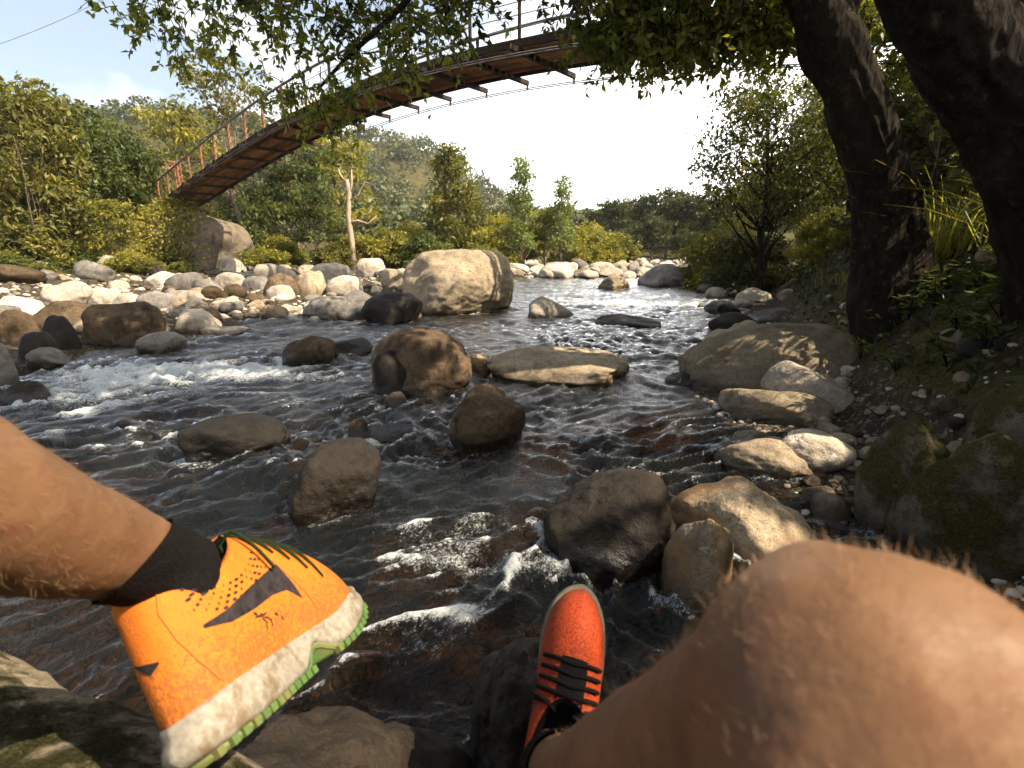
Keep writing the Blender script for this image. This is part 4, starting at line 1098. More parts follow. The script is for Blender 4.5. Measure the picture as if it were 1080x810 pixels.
# limbs over the river: the one above the picture carries the hanging sprays
LIMBS = [
 [LP(850, -30, 4.6), LP(740, -110, 4.8), LP(600, -105, 5.1), LP(480, -60, 5.5), LP(380, -30, 5.8), LP(250, -22, 6.2)],
 [LP(842, -50, 4.6), LP(760, -60, 5.3), LP(700, -40, 5.8), LP(640, -10, 6.1)],
 [LP(480, -60, 5.5), LP(420, 10, 5.6), LP(365, 62, 5.7), LP(335, 95, 5.8)],
 [LP(850, -60, 4.6), LP(800, -330, 4.8), LP(600, -420, 5.6), LP(350, -380, 6.4)],
 [LP(880, 30, 4.75), LP(940, -60, 5.2), LP(1010, -80, 5.6), LP(1060, -40, 6.0)],
 [LP(815, -120, 4.5), LP(900, -420, 5.4), LP(1050, -500, 6.0)],
]
for k, L_ in enumerate(LIMBS):
    m2 = MB(); pts = curve_pts(np.array(L_)-tb, 24); m2.tube(pts, np.linspace(.10 if k != 2 else .035, .012, 24), 8); m2.build('limb', BARK['dark'], lean)
rng = np.random.default_rng(101)
def sprays(spec, rng, leaf=.11):
    """spec: (centre, radius, number of leaf sprays); each spray is a twig of leaves"""
    wood = MB(); C, AX, S = [], [], []
    for c, r, n in spec:
        c = np.asarray(c)
        for _ in range(n):
            u = rng.normal(size=3); u /= np.linalg.norm(u)
            a = c + u*r*rng.uniform(0, .85)**.8*np.array([1.1, 1.1, .8]); d = rng.normal(size=3); d[2] -= .5; d /= np.linalg.norm(d)
            ln = rng.uniform(.18, .38); tone = rng.uniform(.1, .8)
            q = np.linspace(0, 1, 4)[:, None]; tw = a + d*ln*q + np.array([0, 0, -.08])*q*q
            wood.tube(tw, np.array([.005, .004, .003, .002]), 3, cap=False)
            m = rng.integers(9, 16)
            t = rng.uniform(.15, 1, m); p_ = a + d*ln*t[:, None] + np.array([0, 0, -.08])*(t*t)[:, None]
            ax = rng.normal(size=(m, 3)); ax -= (ax @ d)[:, None]*d*.8; ax /= np.linalg.norm(ax, axis=1)[:, None]; ax += d*.6
            C.append(p_); AX.append(ax); S.append(np.full(m, tone))
    C = np.vstack(C); AX = np.vstack(AX); S = np.concatenate(S)
    L = leaf*rng.uniform(.6, 1.25, len(C))
    v, f = leaf_quads(C, L, L*rng.uniform(.38, .55, len(C)), rng, .35, AX*1.5, .4)
    return wood, mesh_np('crown', v, f, False, face_attrs={'v': np.clip(S+rng.normal(size=len(C))*.15, 0, 1)})
SP_ = []
def along(L_, t0, t1, n, r, cnt, jit=.15):
    pts = curve_pts(np.array(L_), 60)
    for t in np.linspace(t0, t1, n):
        SP_.append((pts[int(t*59)] + rng.normal(size=3)*jit, r*rng.uniform(.7, 1.25), cnt))
# hanging sprays against the sky (photo outline), then the mass above the frame
for px, py, r, n in ((135, 6, .28, 8), (160, 18, .30, 9), (190, 30, .30, 8), (225, 8, .35, 9), (215, 45, .28, 7), (240, 40, .25, 5), (175, -8, .3, 8), (265, -15, .35, 8),
                     (300, 5, .30, 8), (320, 22, .30, 9), (310, 45, .25, 6), (345, 10, .35, 10), (365, 35, .33, 10), (395, 8, .38, 13), (400, 45, .35, 10), (375, 75, .33, 9),
                     (350, 85, .35, 10), (310, 85, .33, 9), (290, 95, .25, 6), (335, 110, .3, 8), (365, 110, .25, 5), (430, 12, .38, 13), (455, 25, .35, 11), (480, 12, .30, 9),
                     (440, 55, .3, 7), (415, 75, .28, 6), (470, -15, .38, 10), (430, -25, .4, 12), (350, -25, .4, 12), (290, -30, .4, 10)):
    SP_.append((LP(px, py, 5.7), r, n))
for px, py, r, n in ((635, 8, .32, 12), (655, 30, .32, 12), (650, -10, .4, 14), (680, 10, .40, 16), (690, 45, .30, 11), (712, 20, .40, 16), (725, 48, .28, 9), (745, 12, .40, 16),
                     (665, 55, .25, 7), (770, 20, .35, 13), (788, 38, .27, 8), (755, 40, .26, 7), (805, 0, .38, 14), (820, 15, .3, 10), (700, -15, .42, 16), (760, -20, .42, 16), (640, 40, .3, 8), (700, 58, .22, 5), (738, 30, .35, 12), (775, 5, .4, 12), (830, 35, .3, 9), (840, 5, .35, 12), (800, 22, .3, 10)):
    SP_.append((LP(px, py, 5.4), r, int(n*2.4)))
for px, py, r, n in ((895, 10, .4, 12), (925, 25, .4, 12), (950, 5, .45, 14), (965, 40, .35, 9), (940, 62, .3, 6), (985, 20, .45, 12), (1010, 60, .35, 8), (1020, 10, .5, 14), (958, 75, .3, 6), (1000, 95, .3, 6)):
    SP_.append((LP(px, py, 5.3), r, int(n*1.8)))
NSPR = len(SP_)
for k, L_ in enumerate(LIMBS):
    if k in (0, 1, 3, 5): along(L_, .25, 1, 10, .55, 16, .25)
for _ in range(190):                                    # the crown overhead, out of the picture
    x = rng.uniform(-1.7, 4.6); y = rng.uniform(4.0, 8.2); z = rng.uniform(5.3, 8.0)
    if (z-CAM_H)/y < .58: z = CAM_H + y*.60 + rng.uniform(0, 1.2)
    SP_.append((np.array([x, y, z]), rng.uniform(.5, .8), 18))
OV_ = []
for _ in range(170):                                   # unseen sprays added to darken near-water reflections, above the sun's path to the seat
    x = rng.uniform(-2.6, 2.3); y = rng.uniform(.3, 4.6); z = rng.uniform(6.6, 8.6)
    OV_.append((np.array([x, y, z]), rng.uniform(.55, .85), 13))
wood2, cm2 = sprays([(np.asarray(c)-tb, r, n) for c, r, n in OV_], rng, .17)
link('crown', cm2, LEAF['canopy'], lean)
for L_ in ([(2.6, 4.5, 5.6), (1.6, 3.6, 6.9), (0, 2.6, 7.6), (-2.6, 1.6, 7.8)], [(2.2, 4.6, 6.4), (.6, 4.4, 7.2), (-1.6, 4.2, 7.5), (-4, 3.6, 7.4)]):
    m2 = MB(); m2.tube(curve_pts(np.array(L_)-tb, 20), np.linspace(.11, .02, 20), 8); m2.build('limb', BARK['dark'], lean)
wood, cm = sprays([(np.asarray(c)-tb, r, max(4, int(n*1.15))) for c, r, n in SP_[:NSPR]], rng, .088)
wood0 = wood; link('crown', cm, LEAF['spray'], lean)
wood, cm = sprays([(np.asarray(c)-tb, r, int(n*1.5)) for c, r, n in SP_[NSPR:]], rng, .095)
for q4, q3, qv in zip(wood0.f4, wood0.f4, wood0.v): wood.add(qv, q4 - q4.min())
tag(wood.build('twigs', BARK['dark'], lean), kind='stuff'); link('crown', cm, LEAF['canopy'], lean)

# second big trunk leaning in from the bank
tb2 = LP(1085, 300, 2.95)
m2 = MB(); bark_tube(m2, np.array([LP(1170, 400, 2.85), LP(1132, 280, 2.9), LP(1098, 190, 2.9), LP(1062, 110, 2.9), LP(1016, 40, 2.85), LP(970, -40, 2.8), LP(900, -170, 2.75)])-tb2, [.34, .28, .24, .215, .21, .20, .18], seed=9, amp=.14)
lean2 = empty('leaning_tree', tuple(tb2), 'very dark broad trunk leaning in at the upper corner above the grass tuft', 'tree')
m2.build('trunk', BARK['dark'], lean2)
m2 = MB(); m2.tube(curve_pts(np.array([LP(1062, 110, 2.9), LP(1130, 40, 3.1), LP(1200, -60, 3.4), LP(1210, -250, 3.6)])-tb2, 16), np.linspace(.16, .04, 16), 10); m2.build('limb', BARK['dark'], lean2)
SP2 = []
for _ in range(150):  # unseen clumps shaped to shade the bank, with gaps left for sun
    x = rng.uniform(2.6, 7.5); y = rng.uniform(-.5, 5.0); z = rng.uniform(4.0, 6.4)
    if abs(z-5.2) < 9 and 3.3 < x-(z-4.5)*.78 < 5.6 and 1.35 < y+(z-4.5)*.31 < 3.9: continue
    if x-(z-4.5)*.78 < 3.9 and y < 1.2: continue
    if (x-(3.4+(z-1.8)*.778))**2 + (y-(4.0-(z-1.8)*.315))**2 < 1.0: continue
    SP2.append((np.array([x, y, z])-tb2, rng.uniform(.45, .75), 15))
for q in np.linspace(0, 1, 9): SP2.append((np.array([4.7, 4.5, 4.4])*(1-q) + np.array([6.6, 3.9, 5.9])*q + rng.normal(size=3)*.2 - tb2, .5, 18))  # unseen clumps added to keep sun off the leaning trunk
for q in np.linspace(0, 1, 5): SP2.append((np.array([3.75, -.70, 5.5])*(1-q) + np.array([4.35, -.15, 5.6])*q - tb2, .27, 22))  # unseen clumps added to shade the planted shoe
for px, py, r, n in ((1050, 20, .3, 10), (1075, 60, .3, 10), (1040, 150, .25, 8), (1072, 130, .3, 9), (1060, 190, .22, 6), (1085, 230, .3, 8), (1095, 100, .35, 10), (1030, 60, .25, 7)):
    SP2.append((LP(px, py, 4.2)-tb2, r, n))
wood, cm = sprays(SP2, rng, .12)
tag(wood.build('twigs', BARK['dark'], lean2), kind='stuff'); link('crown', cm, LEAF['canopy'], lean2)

# tree further up the bank that keeps it in shade
proto('shade', 'broad', 6, 90, 120, .16, 21, 'canopy', bark='dark', r0=.16)
def shade_tree(x, y, h, label, seed, ws=1.0):
    tm, cm, h0 = PROTO['shade']; e = empty('tree', (x, y, tz(x, y)-.05), label, 'tree', None, rz=seed); e.scale = (h/h0*ws, h/h0*ws, h/h0)
    for nme, m_ in (('trunk', tm), ('crown', cm)):
        o = bpy.data.objects.new(nme, m_); COL.objects.link(o); o.parent = e
shade_tree(7.2, 5.6, 4.6, 'dark leafy tree on top of the shaded bank behind the grass tuft', 1.0, 1.25)
shade_tree(8.6, 2.0, 3.6, 'dark leafy tree on the bank beyond the rim of the picture', 2.2, 1.25)
shade_tree(8.5, 8.8, 4.5, 'dark leafy tree behind the bamboo on the shaded bank', 3.1, 1.2)

# bamboo thicket: each culm with its leaves
proto('culm', 'feather', 4, 40, 45, .15, 22, 'bamboo', bark='grey', r0=.022)
rng = np.random.default_rng(55)
for k in range(16):
    px = rng.uniform(945, 1065); y = rng.uniform(6.5, 9.0)
    p_ = LP(px, rng.uniform(60, 130), y)
    tm, cm, h0 = PROTO['culm']; zb = tz(p_[0], p_[1])
    e = empty('bamboo', (p_[0], p_[1], zb-.05), 'thin leafy bamboo stem in the dark thicket behind the trunks', 'bamboo', 'bamboo stems of the thicket behind the trunks', rz=k*2.4)
    s = max(.4, (p_[2]-zb)/h0); e.scale = (s*1.5, s*1.5, s)
    for nme, m_ in (('stem', tm), ('leaves', cm)):
        o = bpy.data.objects.new(nme, m_); COL.objects.link(o); o.parent = e

# grass tuft and leafy plants on the bank
def tuft(c, n, h, wid, mat, label, cat, seed, bend=1.1, spread=.1, name='grass_tuft'):
    r = np.random.default_rng(seed)
    v, f, A_ = blades(n, lambda r_: np.array([r_.normal()*spread, r_.normal()*spread*.7, r_.normal()*.03]), h, wid, r, bend)
    o = link(name, mesh_np(name, v, f, False, face_attrs={'v': A_}), LEAF[mat]); o.location = c
    return tag(o, label, cat)
def bank(px, py):
    """where the sight line meets the bank"""
    for y in np.linspace(1.0, 14, 400):
        p_ = at_y(px, py, y)
        if p_[2] < tz(p_[0], p_[1]): return p_
    return at_y(px, py, 5)
tuft(bank(1005, 272), 170, 1.0, .016, 'fresh', 'arching tuft of bright grass blades beside the leaning trunk', 'grass', 1, 1.3, .14)
tuft(bank(975, 282), 90, .42, .010, 'grass', 'pale dry grass hanging at the root of the leaning trunk', 'grass', 2, 1.4, .12)
tuft(bank(1062, 262), 60, .7, .014, 'fresh', 'grass clump with broad blades at the rim of the picture', 'grass', 3, 1.2, .1)
tuft(bank(900, 300), 70, .35, .008, 'grass', 'tawny grass above the dome shaped boulder', 'grass', 4, 1.0, .2)
def leafy(c, h, n, leaf, mat, label, seed, name='leafy_plant'):
    r = np.random.default_rng(seed); st = MB(); C, AX = [], []
    for k in range(n):
        az = r.uniform(0, 6.283); out_ = r.uniform(.2, .7)*h
        tip = np.array([math.cos(az)*out_, math.sin(az)*out_, h*r.uniform(.5, 1.0)])
        q = np.linspace(0, 1, 6)[:, None]; pts = q*tip*np.array([1, 1, 0]) + np.array([0, 0, 1])*tip[2]*(2*q-q*q); st.tube(pts, np.linspace(.005, .0015, 6), 4, cap=False)
        m = r.integers(6, 11)
        for t in r.uniform(.45, 1, m):
            C.append(pts[int(t*5)]); a = r.normal(size=3); a[2] = .2*a[2] - .1; AX.append(a/np.linalg.norm(a) + tip/np.linalg.norm(tip)*.5)
    L = leaf*r.uniform(.6, 1.3, len(C)); v, f = leaf_quads(np.array(C), L, L*.26, r, .3, np.array(AX)*2, .8)
    e = empty(name, tuple(c), label, 'plant'); st.build('stem', BARK['dark'], e)
    link('leaves', mesh_np('leaves', v, f, False, face_attrs={'v': r.uniform(.2, 1, len(C))}), LEAF['green'], e)
PL = [(928, 350, .30, 7, .10, 'spiky leafy plant below the leaning trunk'), (958, 330, .30, 8, .10, 'bushy plant with narrow pale leaves on the dark bank'), (985, 318, .28, 6, .11, 'leafy sprig under the hanging dry grass'),
      (1010, 345, .25, 6, .10, 'drooping leafy sprig in the middle of the dark bank'), (1030, 310, .28, 6, .12, 'broad leaved sprig below the grass clump'), (1000, 385, .22, 5, .09, 'small dim plant low on the dark bank'),
      (945, 385, .2, 5, .08, 'small dim fern like plant near the whaleback boulder'), (1055, 330, .3, 6, .12, 'leafy plant at the rim of the dark bank'), (1065, 290, .3, 6, .12, 'drooping plant above the tall mossy boulder'), (908, 372, .2, 5, .08, 'small sprig of leaves behind the whaleback boulder'),
      (975, 300, .25, 6, .09, 'fine leaved sprig at the root of the leaning trunk'), (1040, 365, .25, 6, .1, 'dim leafy sprig above the broad mossy boulder')]
for k, (px, py, h, n, lf, lb) in enumerate(PL): leafy(bank(px, py+8), h, n, lf, 'green', lb, 500+k)
# low undergrowth covering the bank soil
C = []
r = np.random.default_rng(66)
while len(C) < 19000:
    x = r.uniform(2.0, 9); y = r.uniform(.8, 16)
    C.append((x, y))
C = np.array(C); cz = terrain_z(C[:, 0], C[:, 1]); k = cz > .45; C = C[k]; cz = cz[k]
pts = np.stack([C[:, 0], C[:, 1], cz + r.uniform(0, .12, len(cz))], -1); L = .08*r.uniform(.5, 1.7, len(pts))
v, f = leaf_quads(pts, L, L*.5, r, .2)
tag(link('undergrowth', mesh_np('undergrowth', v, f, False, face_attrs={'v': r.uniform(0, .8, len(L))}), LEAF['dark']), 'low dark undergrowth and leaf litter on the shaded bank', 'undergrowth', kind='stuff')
# ------------------------------------------------------------------ the person
sk, N, out = new_mat('sunlit_skin')
tco = N.n('ShaderNodeTexCoord').outputs['Object']
n1 = N.n('ShaderNodeTexNoise', Vector=tco, Scale=9.0, Detail=6.0, Roughness=0.6).outputs[0]
n2 = N.n('ShaderNodeTexNoise', Vector=tco, Scale=220.0, Detail=4.0, Roughness=0.6).outputs[0]
n3 = N.n('ShaderNodeTexNoise', Vector=tco, Scale=45.0, Detail=5.0, Roughness=0.65).outputs[0]
c = N.ramp(n1, [(0.3, (0.100, 0.049, 0.023)), (0.55, (0.148, 0.076, 0.037)), (0.75, (0.188, 0.104, 0.055))])
c = N.mix(N.math('MULTIPLY', N.smooth(n3, 0.50, 0.72), 0.55), c, (0.115, 0.040, 0.021))
vd = N.n('ShaderNodeTexVoronoi', Vector=tco, Scale=70.0); vsel = N.n('ShaderNodeSeparateColor', Color=vd.outputs['Color']).outputs[0]
fre_ = N.math('MULTIPLY', N.smooth(vd.outputs['Distance'], 0.05, 0.16, 1, 0), N.smooth(vsel, 0.86, 0.9))
c = N.mix(N.math('MULTIPLY', fre_, 0.6), c, (0.20, 0.075, 0.035))
p = N.n('ShaderNodeBsdfPrincipled', Base_Color=c, Roughness=0.52)
p.inputs['Specular IOR Level'].default_value = 0.35
p.inputs['Subsurface Weight'].default_value = 0.12; p.inputs['Subsurface Radius'].default_value = (.010, .004, .002); p.inputs['Subsurface Scale'].default_value = 0.5
bp = N.n('ShaderNodeBump', Strength=0.35, Distance=0.0015, Height=N.math('ADD', n2, N.math('MULTIPLY', n3, 1.5))); N.l(bp.outputs[0], p.inputs['Normal'])
N.l(p.outputs[0], out.inputs[0])
hairm = simple('body_hair', (0.24, 0.14, 0.065), 0.35, bump=0)
headhair = simple('brown_hair', (0.05, 0.03, 0.018), 0.6)
black_knit = simple('black_knit', (0.006, 0.005, 0.005), 0.9, var=.5, scale=400, bump=.5, spec=.1)
cloth = simple('dark_cotton', (0.03, 0.035, 0.045), 0.9, scale=200)
shirtm = simple('grey_cotton', (0.16, 0.16, 0.17), 0.9, scale=200)

person = empty('person', (0.0, -.2, 1.05), 'person seated on rocks with bare hairy legs wearing orange running shoes', 'person')
PO = np.array(person.location)
KN_L, HIP_L = np.array([-.365, .110, 1.505]), np.array([-.18, -.12, 1.2])
KN_R, HIP_R = np.array([.111, .122, 1.255]), np.array([.06, -.22, 1.17])
def limb(mb, a, b, prof, side=None, bulge=0.0, sides=28, n=26, ext=(0, 0)):
    t = np.linspace(-ext[0], 1+ext[1], n)
    pts = a + (b-a)*t[:, None]
    if side is not None: pts = pts + np.array(side)*bulge*np.sin(np.pi*np.clip(t, 0, 1))[:, None]**1.5
    pr = np.array(prof); r = np.interp(t, pr[:, 0], pr[:, 1])
    mb.tube(pts, r, sides)
def ball(mb, c, r, s=(1, 1, 1)):
    v, f = ICO[4]; mb.add(v*r*np.array(s)+np.array(c), None, f)
SHX_L = (np.array([-.2242, .2748, 1.0441]), np.array([.1959, .9395, -.2811]), np.array([-.5514, .3426, .7607]), (.82, 1.016, 1.29))
SHX_R = (np.array([.0235, .4124, .7704]), np.array([.2654, .7358, .6231]), np.array([.0056, -.6474, .7621]), (.94, .94, .94))
def shoe_matrix(H, f, u, sc_):
    f = f/np.linalg.norm(f); u = u - f*(u @ f); u /= np.linalg.norm(u); l = np.cross(u, f)
    return H, np.stack([f, l, u], 1) @ np.diag(sc_)
_H, _R = shoe_matrix(*SHX_L); AN_L = _H + _R @ np.array([.086, 0, .104])
_H, _R = shoe_matrix(*SHX_R); AN_R = _H + _R @ np.array([.076, 0, .104])
bodymb = MB()
for AN, KN, HIP, SH, sd_ in ((AN_L, KN_L, HIP_L, SHX_L, -1), (AN_R, KN_R, HIP_R, SHX_R, 1)):
    H_, R_ = shoe_matrix(*SH)
    heel = H_ + R_ @ np.array([.068, 0, .055]); mid = H_ + R_ @ np.array([.15, 0, .05]); toe = H_ + R_ @ np.array([.22, 0, .042])
    back = -np.cross(np.cross(KN-AN, R_[:, 0]), KN-AN); back /= np.linalg.norm(back)
    limb(bodymb, AN, KN, [(0, .031), (.06, .031), (.14, .0335), (.3, .043), (.5, .052), (.68, .055), (.85, .051), (.95, .054), (1, .056)], back, .022)
    limb(bodymb, KN, HIP, [(0, .056), (.08, .060), (.2, .066), (.5, .080), (.8, .094), (1, .10)], n=20)
    ball(bodymb, KN, .058); ball(bodymb, KN + (AN-KN)*.03 - back*.024, .040, (1, 1, 1.1)); ball(bodymb, KN + (AN-KN)*.16 - back*.020, .030)
    limb(bodymb, heel, mid, [(0, .026), (1, .026)], n=8); limb(bodymb, mid, toe, [(0, .026), (1, .018)], n=8); limb(bodymb, AN + (KN-AN)*.04, heel, [(0, .034), (1, .027)], n=8)
    mal = R_[:, 1]; ball(bodymb, AN + mal*.024 + (KN-AN)*.01, .014); ball(bodymb, AN - mal*.024 + (KN-AN)*.02, .014)
    ten = AN + back*.022
    limb(bodymb, AN + back*.014, AN + (KN-AN)*.35 + back*.024, [(0, .016), (.5, .011), (1, .022)], n=10)
pel = np.array([-.065, -.18, 1.19]); ch = np.array([-.065, -.40, 1.58]); nk = np.array([-.065, -.44, 1.76]); hd = np.array([-.065, -.42, 1.88])
ball(bodymb, pel, .125, (1.25, 1, .9)); ball(bodymb, (pel+ch)/2, .125, (1.15, .85, 1.3)); ball(bodymb, ch, .14, (1.25, .8, 1.2))
limb(bodymb, ch+[0, 0, .1], nk+[0, .01, .05], [(0, .08), (.5, .055), (1, .052)], n=8)
ball(bodymb, hd, .092, (.84, 1.0, 1.2)); ball(bodymb, hd+[0, .088, -.012], .016, (.8, 1.2, 1.5)); ball(bodymb, hd+[0, .055, -.085], .05, (1, .8, .7))
for s in (-1, 1):
    ball(bodymb, hd+[s*.078, -.005, -.01], .024, (.35, .8, 1.2))
    shd = ch + np.array([s*.185, -.01, .10]); el = shd + np.array([s*.12, -.13, -.25]); wr = el + np.array([s*.02, -.10, -.21])
    limb(bodymb, ch+[s*.08, 0, .1], shd, [(0, .07), (1, .06)], n=8); limb(bodymb, shd, el, [(0, .056), (.5, .047), (1, .040)], n=12); limb(bodymb, el, wr, [(0, .040), (.3, .041), (1, .027)], n=12)
    pm = wr + np.array([0, -.045, -.03]); limb(bodymb, wr, pm, [(0, .026), (1, .028)], n=6)
    for q in range(4):
        b0_ = pm + np.array([(q-1.5)*.019, -.015, -.006]); L_ = (.062, .072, .068, .054)[q]
        limb(bodymb, b0_, b0_+np.array([(q-1.5)*.006, -L_*.95, -L_*.25]), [(0, .0105), (1, .0085)], n=6, sides=10)
    limb(bodymb, wr+np.array([-s*.02, -.01, -.01]), wr+np.array([-s*.058, -.052, -.035]), [(0, .014), (1, .010)], n=6, sides=10)
raw = link('raw', bodymb.mesh('raw'))
def rm(o, vs, it):
    m_ = o.modifiers.new('r', 'REMESH'); m_.mode = 'VOXEL'; m_.voxel_size = vs
    s_ = o.modifiers.new('s', 'SMOOTH'); s_.factor = .5; s_.iterations = it
    u_ = o.modifiers.new('u', 'SUBSURF'); u_.levels = 1; u_.render_levels = 1
rm(raw, .0055, 9)
dg = bpy.context.evaluated_depsgraph_get()
body_me = bpy.data.meshes.new_from_object(raw.evaluated_get(dg)); body_me.name = 'body'
bpy.data.objects.remove(raw)
nv = len(body_me.vertices); bv = np.empty(nv*3, np.float32); body_me.vertices.foreach_get('co', bv); bv = bv.reshape(-1, 3)
bn = np.empty(nv*3, np.float32); body_me.vertices.foreach_get('normal', bn); bn = bn.reshape(-1, 3)
# slight unevenness of knee and shin
bv2 = bv + bn*(.0010*fbm(bv*28., 3, 7) + .0004*fbm(bv*75., 3, 8))[:, None]
body_me.vertices.foreach_set('co', (bv2-PO).astype(np.float32).ravel())
body_me.polygons.foreach_set('use_smooth', np.ones(len(body_me.polygons), bool)); body_me.update()
body_me.materials.clear()
body = link('body', body_me, sk, person)
# leg hair
def near_seg(p, a, b):
    t = np.clip(((p-a) @ (b-a))/((b-a) @ (b-a)), 0, 1); return np.linalg.norm(p - a - t[:, None]*(b-a), axis=1), t
rng = np.random.default_rng(12)
def hairs(mask, n, length, rad, down, prob=None):
    idx = rng.choice(np.where(mask)[0], n)
    root = bv2[idx] + rng.normal(size=(n, 3))*.0015; nr_ = bn[idx]
    root = root - nr_*((root-bv2[idx])*nr_).sum(1)[:, None]
    d = nr_*.32 + down*.7 + rng.normal(size=(n, 3))*.45; d /= np.linalg.norm(d, axis=1)[:, None]
    L = length*rng.uniform(.45, 1.25, n); d2 = d + down*.6 + rng.normal(size=(n, 3))*.25; d2 /= np.linalg.norm(d2, axis=1)[:, None]
    P0 = root - nr_*.0008; P1 = root + d*(L*.5)[:, None]; P2 = P1 + d2*(L*.5)[:, None]
    s = np.cross(d, rng.normal(size=(n, 3))); s /= np.linalg.norm(s, axis=1)[:, None]; s2 = np.cross(d, s)
    vs = []
    for P_, r in ((P0, rad), (P1, rad*.8)):
        for a in range(3): vs.append(P_ + r*(s*math.cos(a*2.094)+s2*math.sin(a*2.094)))
    vs.append(P2)
    v = np.stack(vs, 1).reshape(-1, 3); o = (np.arange(n)*7)[:, None]
    f4 = np.vstack([o+np.array([a, (a+1) % 3, 3+(a+1) % 3, 3+a]) for a in range(3)]); f3 = np.vstack([o+np.array([3+a, 3+(a+1) % 3, 6]) for a in range(3)])
    return v, f4, f3
for AN, KN, HIP, n1_, n2_ in ((AN_L, KN_L, HIP_L, 3600, 300), (AN_R, KN_R, HIP_R, 1400, 6000)):
    hm = MB()
    dS, tS = near_seg(bv2, AN, KN); dT, tT = near_seg(bv2, KN, HIP)
    dn = (AN-KN)/np.linalg.norm(AN-KN)
    v, f4, f3 = hairs((dS < .085) & (tS > .2) & (tS < .98), n1_, .0105 if AN is AN_L else .008, .00008, dn); hm.add(v-PO, f4, f3)
    v, f4, f3 = hairs((dT < .11) & (tT < .55) & (dS > .03), n2_, 0.0075, .00007, (KN-HIP)/np.linalg.norm(KN-HIP)); hm.add(v-PO, f4, f3)
    hm.build('leg_hair', hairm, person)

# clothes away from view: shorts and shirt follow the body
def garment(name, mat, keep, off):
    polys = [tuple(p_.vertices) for p_ in body_me.polygons]
    pv = np.array([q for q in polys if len(q) == 4]); k = keep[pv].all(1); pv = pv[k]
    used = np.unique(pv); mp_ = -np.ones(nv, int); mp_[used] = np.arange(len(used))
    return link(name, mesh_np(name, bv2[used] + bn[used]*off - PO, mp_[pv]), mat, person)
dTL, tTL = near_seg(bv2, KN_L, HIP_L); dTR, tTR = near_seg(bv2, KN_R, HIP_R)
dP = np.linalg.norm((bv2-pel)/np.array([1.25, 1, 1]), axis=1)
garment('shorts', cloth, ((dTL < .14) & (tTL > .62)) | ((dTR < .14) & (tTR > .72)) | ((dP < .18) & (bv2[:, 2] < 1.30)), .006)
dC, tC = near_seg(bv2, pel, nk)
armr = np.abs(bv2[:, 0]-ch[0])
garment('shirt', shirtm, (bv2[:, 2] > 1.29) & (bv2[:, 1] < -.1) & (dC < .33) & (tC < .93) & (armr < .29) & (bv2[:, 2] > 1.27) & ~((armr > .2) & (bv2[:, 2] < 1.52)), .008)
garment('hair', headhair, (np.linalg.norm(bv2-hd, axis=1) < .2) & ((bv2[:, 2] > hd[2]+.05) | ((bv2[:, 1] < hd[1]-.02) & (bv2[:, 2] > hd[2]-.06))), .010)

# ---- running shoes
def knit(name, col, col2, dirty, cells=620.0, depth=.22):
    m, N, out = new_mat(name)
    tco = N.n('ShaderNodeTexCoord').outputs['Object']
    vo = N.n('ShaderNodeTexVoronoi', Vector=tco, Scale=cells).outputs['Distance']
    n1 = N.n('ShaderNodeTexNoise', Vector=tco, Scale=22.0, Detail=8.0, Roughness=0.7).outputs[0]
    n2 = N.n('ShaderNodeTexNoise', Vector=tco, Scale=330.0, Detail=5.0, Roughness=0.7).outputs[0]
    z = N.n('ShaderNodeSeparateXYZ', Vector=tco).outputs[2]
    c = N.ramp(n1, [(0.3, col2), (0.65, col)])
    c = N.mix(N.smooth(vo, 0.30, 0.62, 0, depth), c, tuple(q*.35 for q in col2))
    low = N.smooth(z, 0.03, 0.085, 1, 0)
    df = N.math('MULTIPLY', N.smooth(N.math('ADD', n2, N.math('MULTIPLY', low, .22)), 0.60, 0.76), dirty)
    c = N.mix(df, c, (0.09, 0.04, 0.018))
    p = N.n('ShaderNodeBsdfPrincipled', Base_Color=c, Roughness=0.75)
    p.inputs['Specular IOR Level'].default_value = 0.25
    bp = N.n('ShaderNodeBump', Strength=0.3, Distance=0.0008, Height=vo); N.l(bp.outputs[0], p.inputs['Normal'])
    N.l(p.outputs[0], out.inputs[0]); return m
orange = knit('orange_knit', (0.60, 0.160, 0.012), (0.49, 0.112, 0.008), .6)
orange_shade = knit('shaded_orange_knit', (0.38, 0.046, 0.006), (0.28, 0.030, 0.004), .3, 420.0, .75)  # copy of the orange knit, made darker and redder for shade
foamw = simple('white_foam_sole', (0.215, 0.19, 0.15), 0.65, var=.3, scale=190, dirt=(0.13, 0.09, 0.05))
foam_shade = simple('shaded_foam_sole', (0.10, 0.083, 0.052), 0.7, var=.3, scale=190, dirt=(0.08, 0.06, 0.035))  # copy of the white foam with its dirt, darkened for shade
greenr = simple('green_rubber', (0.05, 0.105, 0.02), 0.65, var=.3, scale=80, dirt=(0.11, 0.11, 0.03))
ink = simple('charcoal_print', (0.022, 0.018, 0.020), 0.7, var=.5, scale=150, bump=0, spec=.1)
lacem = simple('dark_green_lace', (0.012, 0.020, 0.008), 0.85, var=.6, scale=500, spec=.1)
XT = np.array([0, .003, .010, .022, .045, .075, .105, .135, .165, .195, .220, .245, .265, .279, .287, .290])
YM = np.array([0, .010, .018, .025, .0315, .0325, .0295, .0285, .0335, .0400, .0425, .0405, .034, .024, .012, 0])
YL = np.array([0, .010, .018, .0255, .0325, .036, .038, .041, .0445, .0455, .0435, .0385, .030, .020, .009, 0])
def smooth1(x, X_, Y_):
    return sum(wk*np.interp(np.clip(x+dx, 0, .29), X_, Y_) for dx, wk in ((-.006, .25), (0, .5), (.006, .25)))
NP_ = 140
ph = np.linspace(0, 2*np.pi, NP_, endpoint=False)      # 0 heel, medial side first, pi toe
sx = .145 - .145*np.cos(ph)
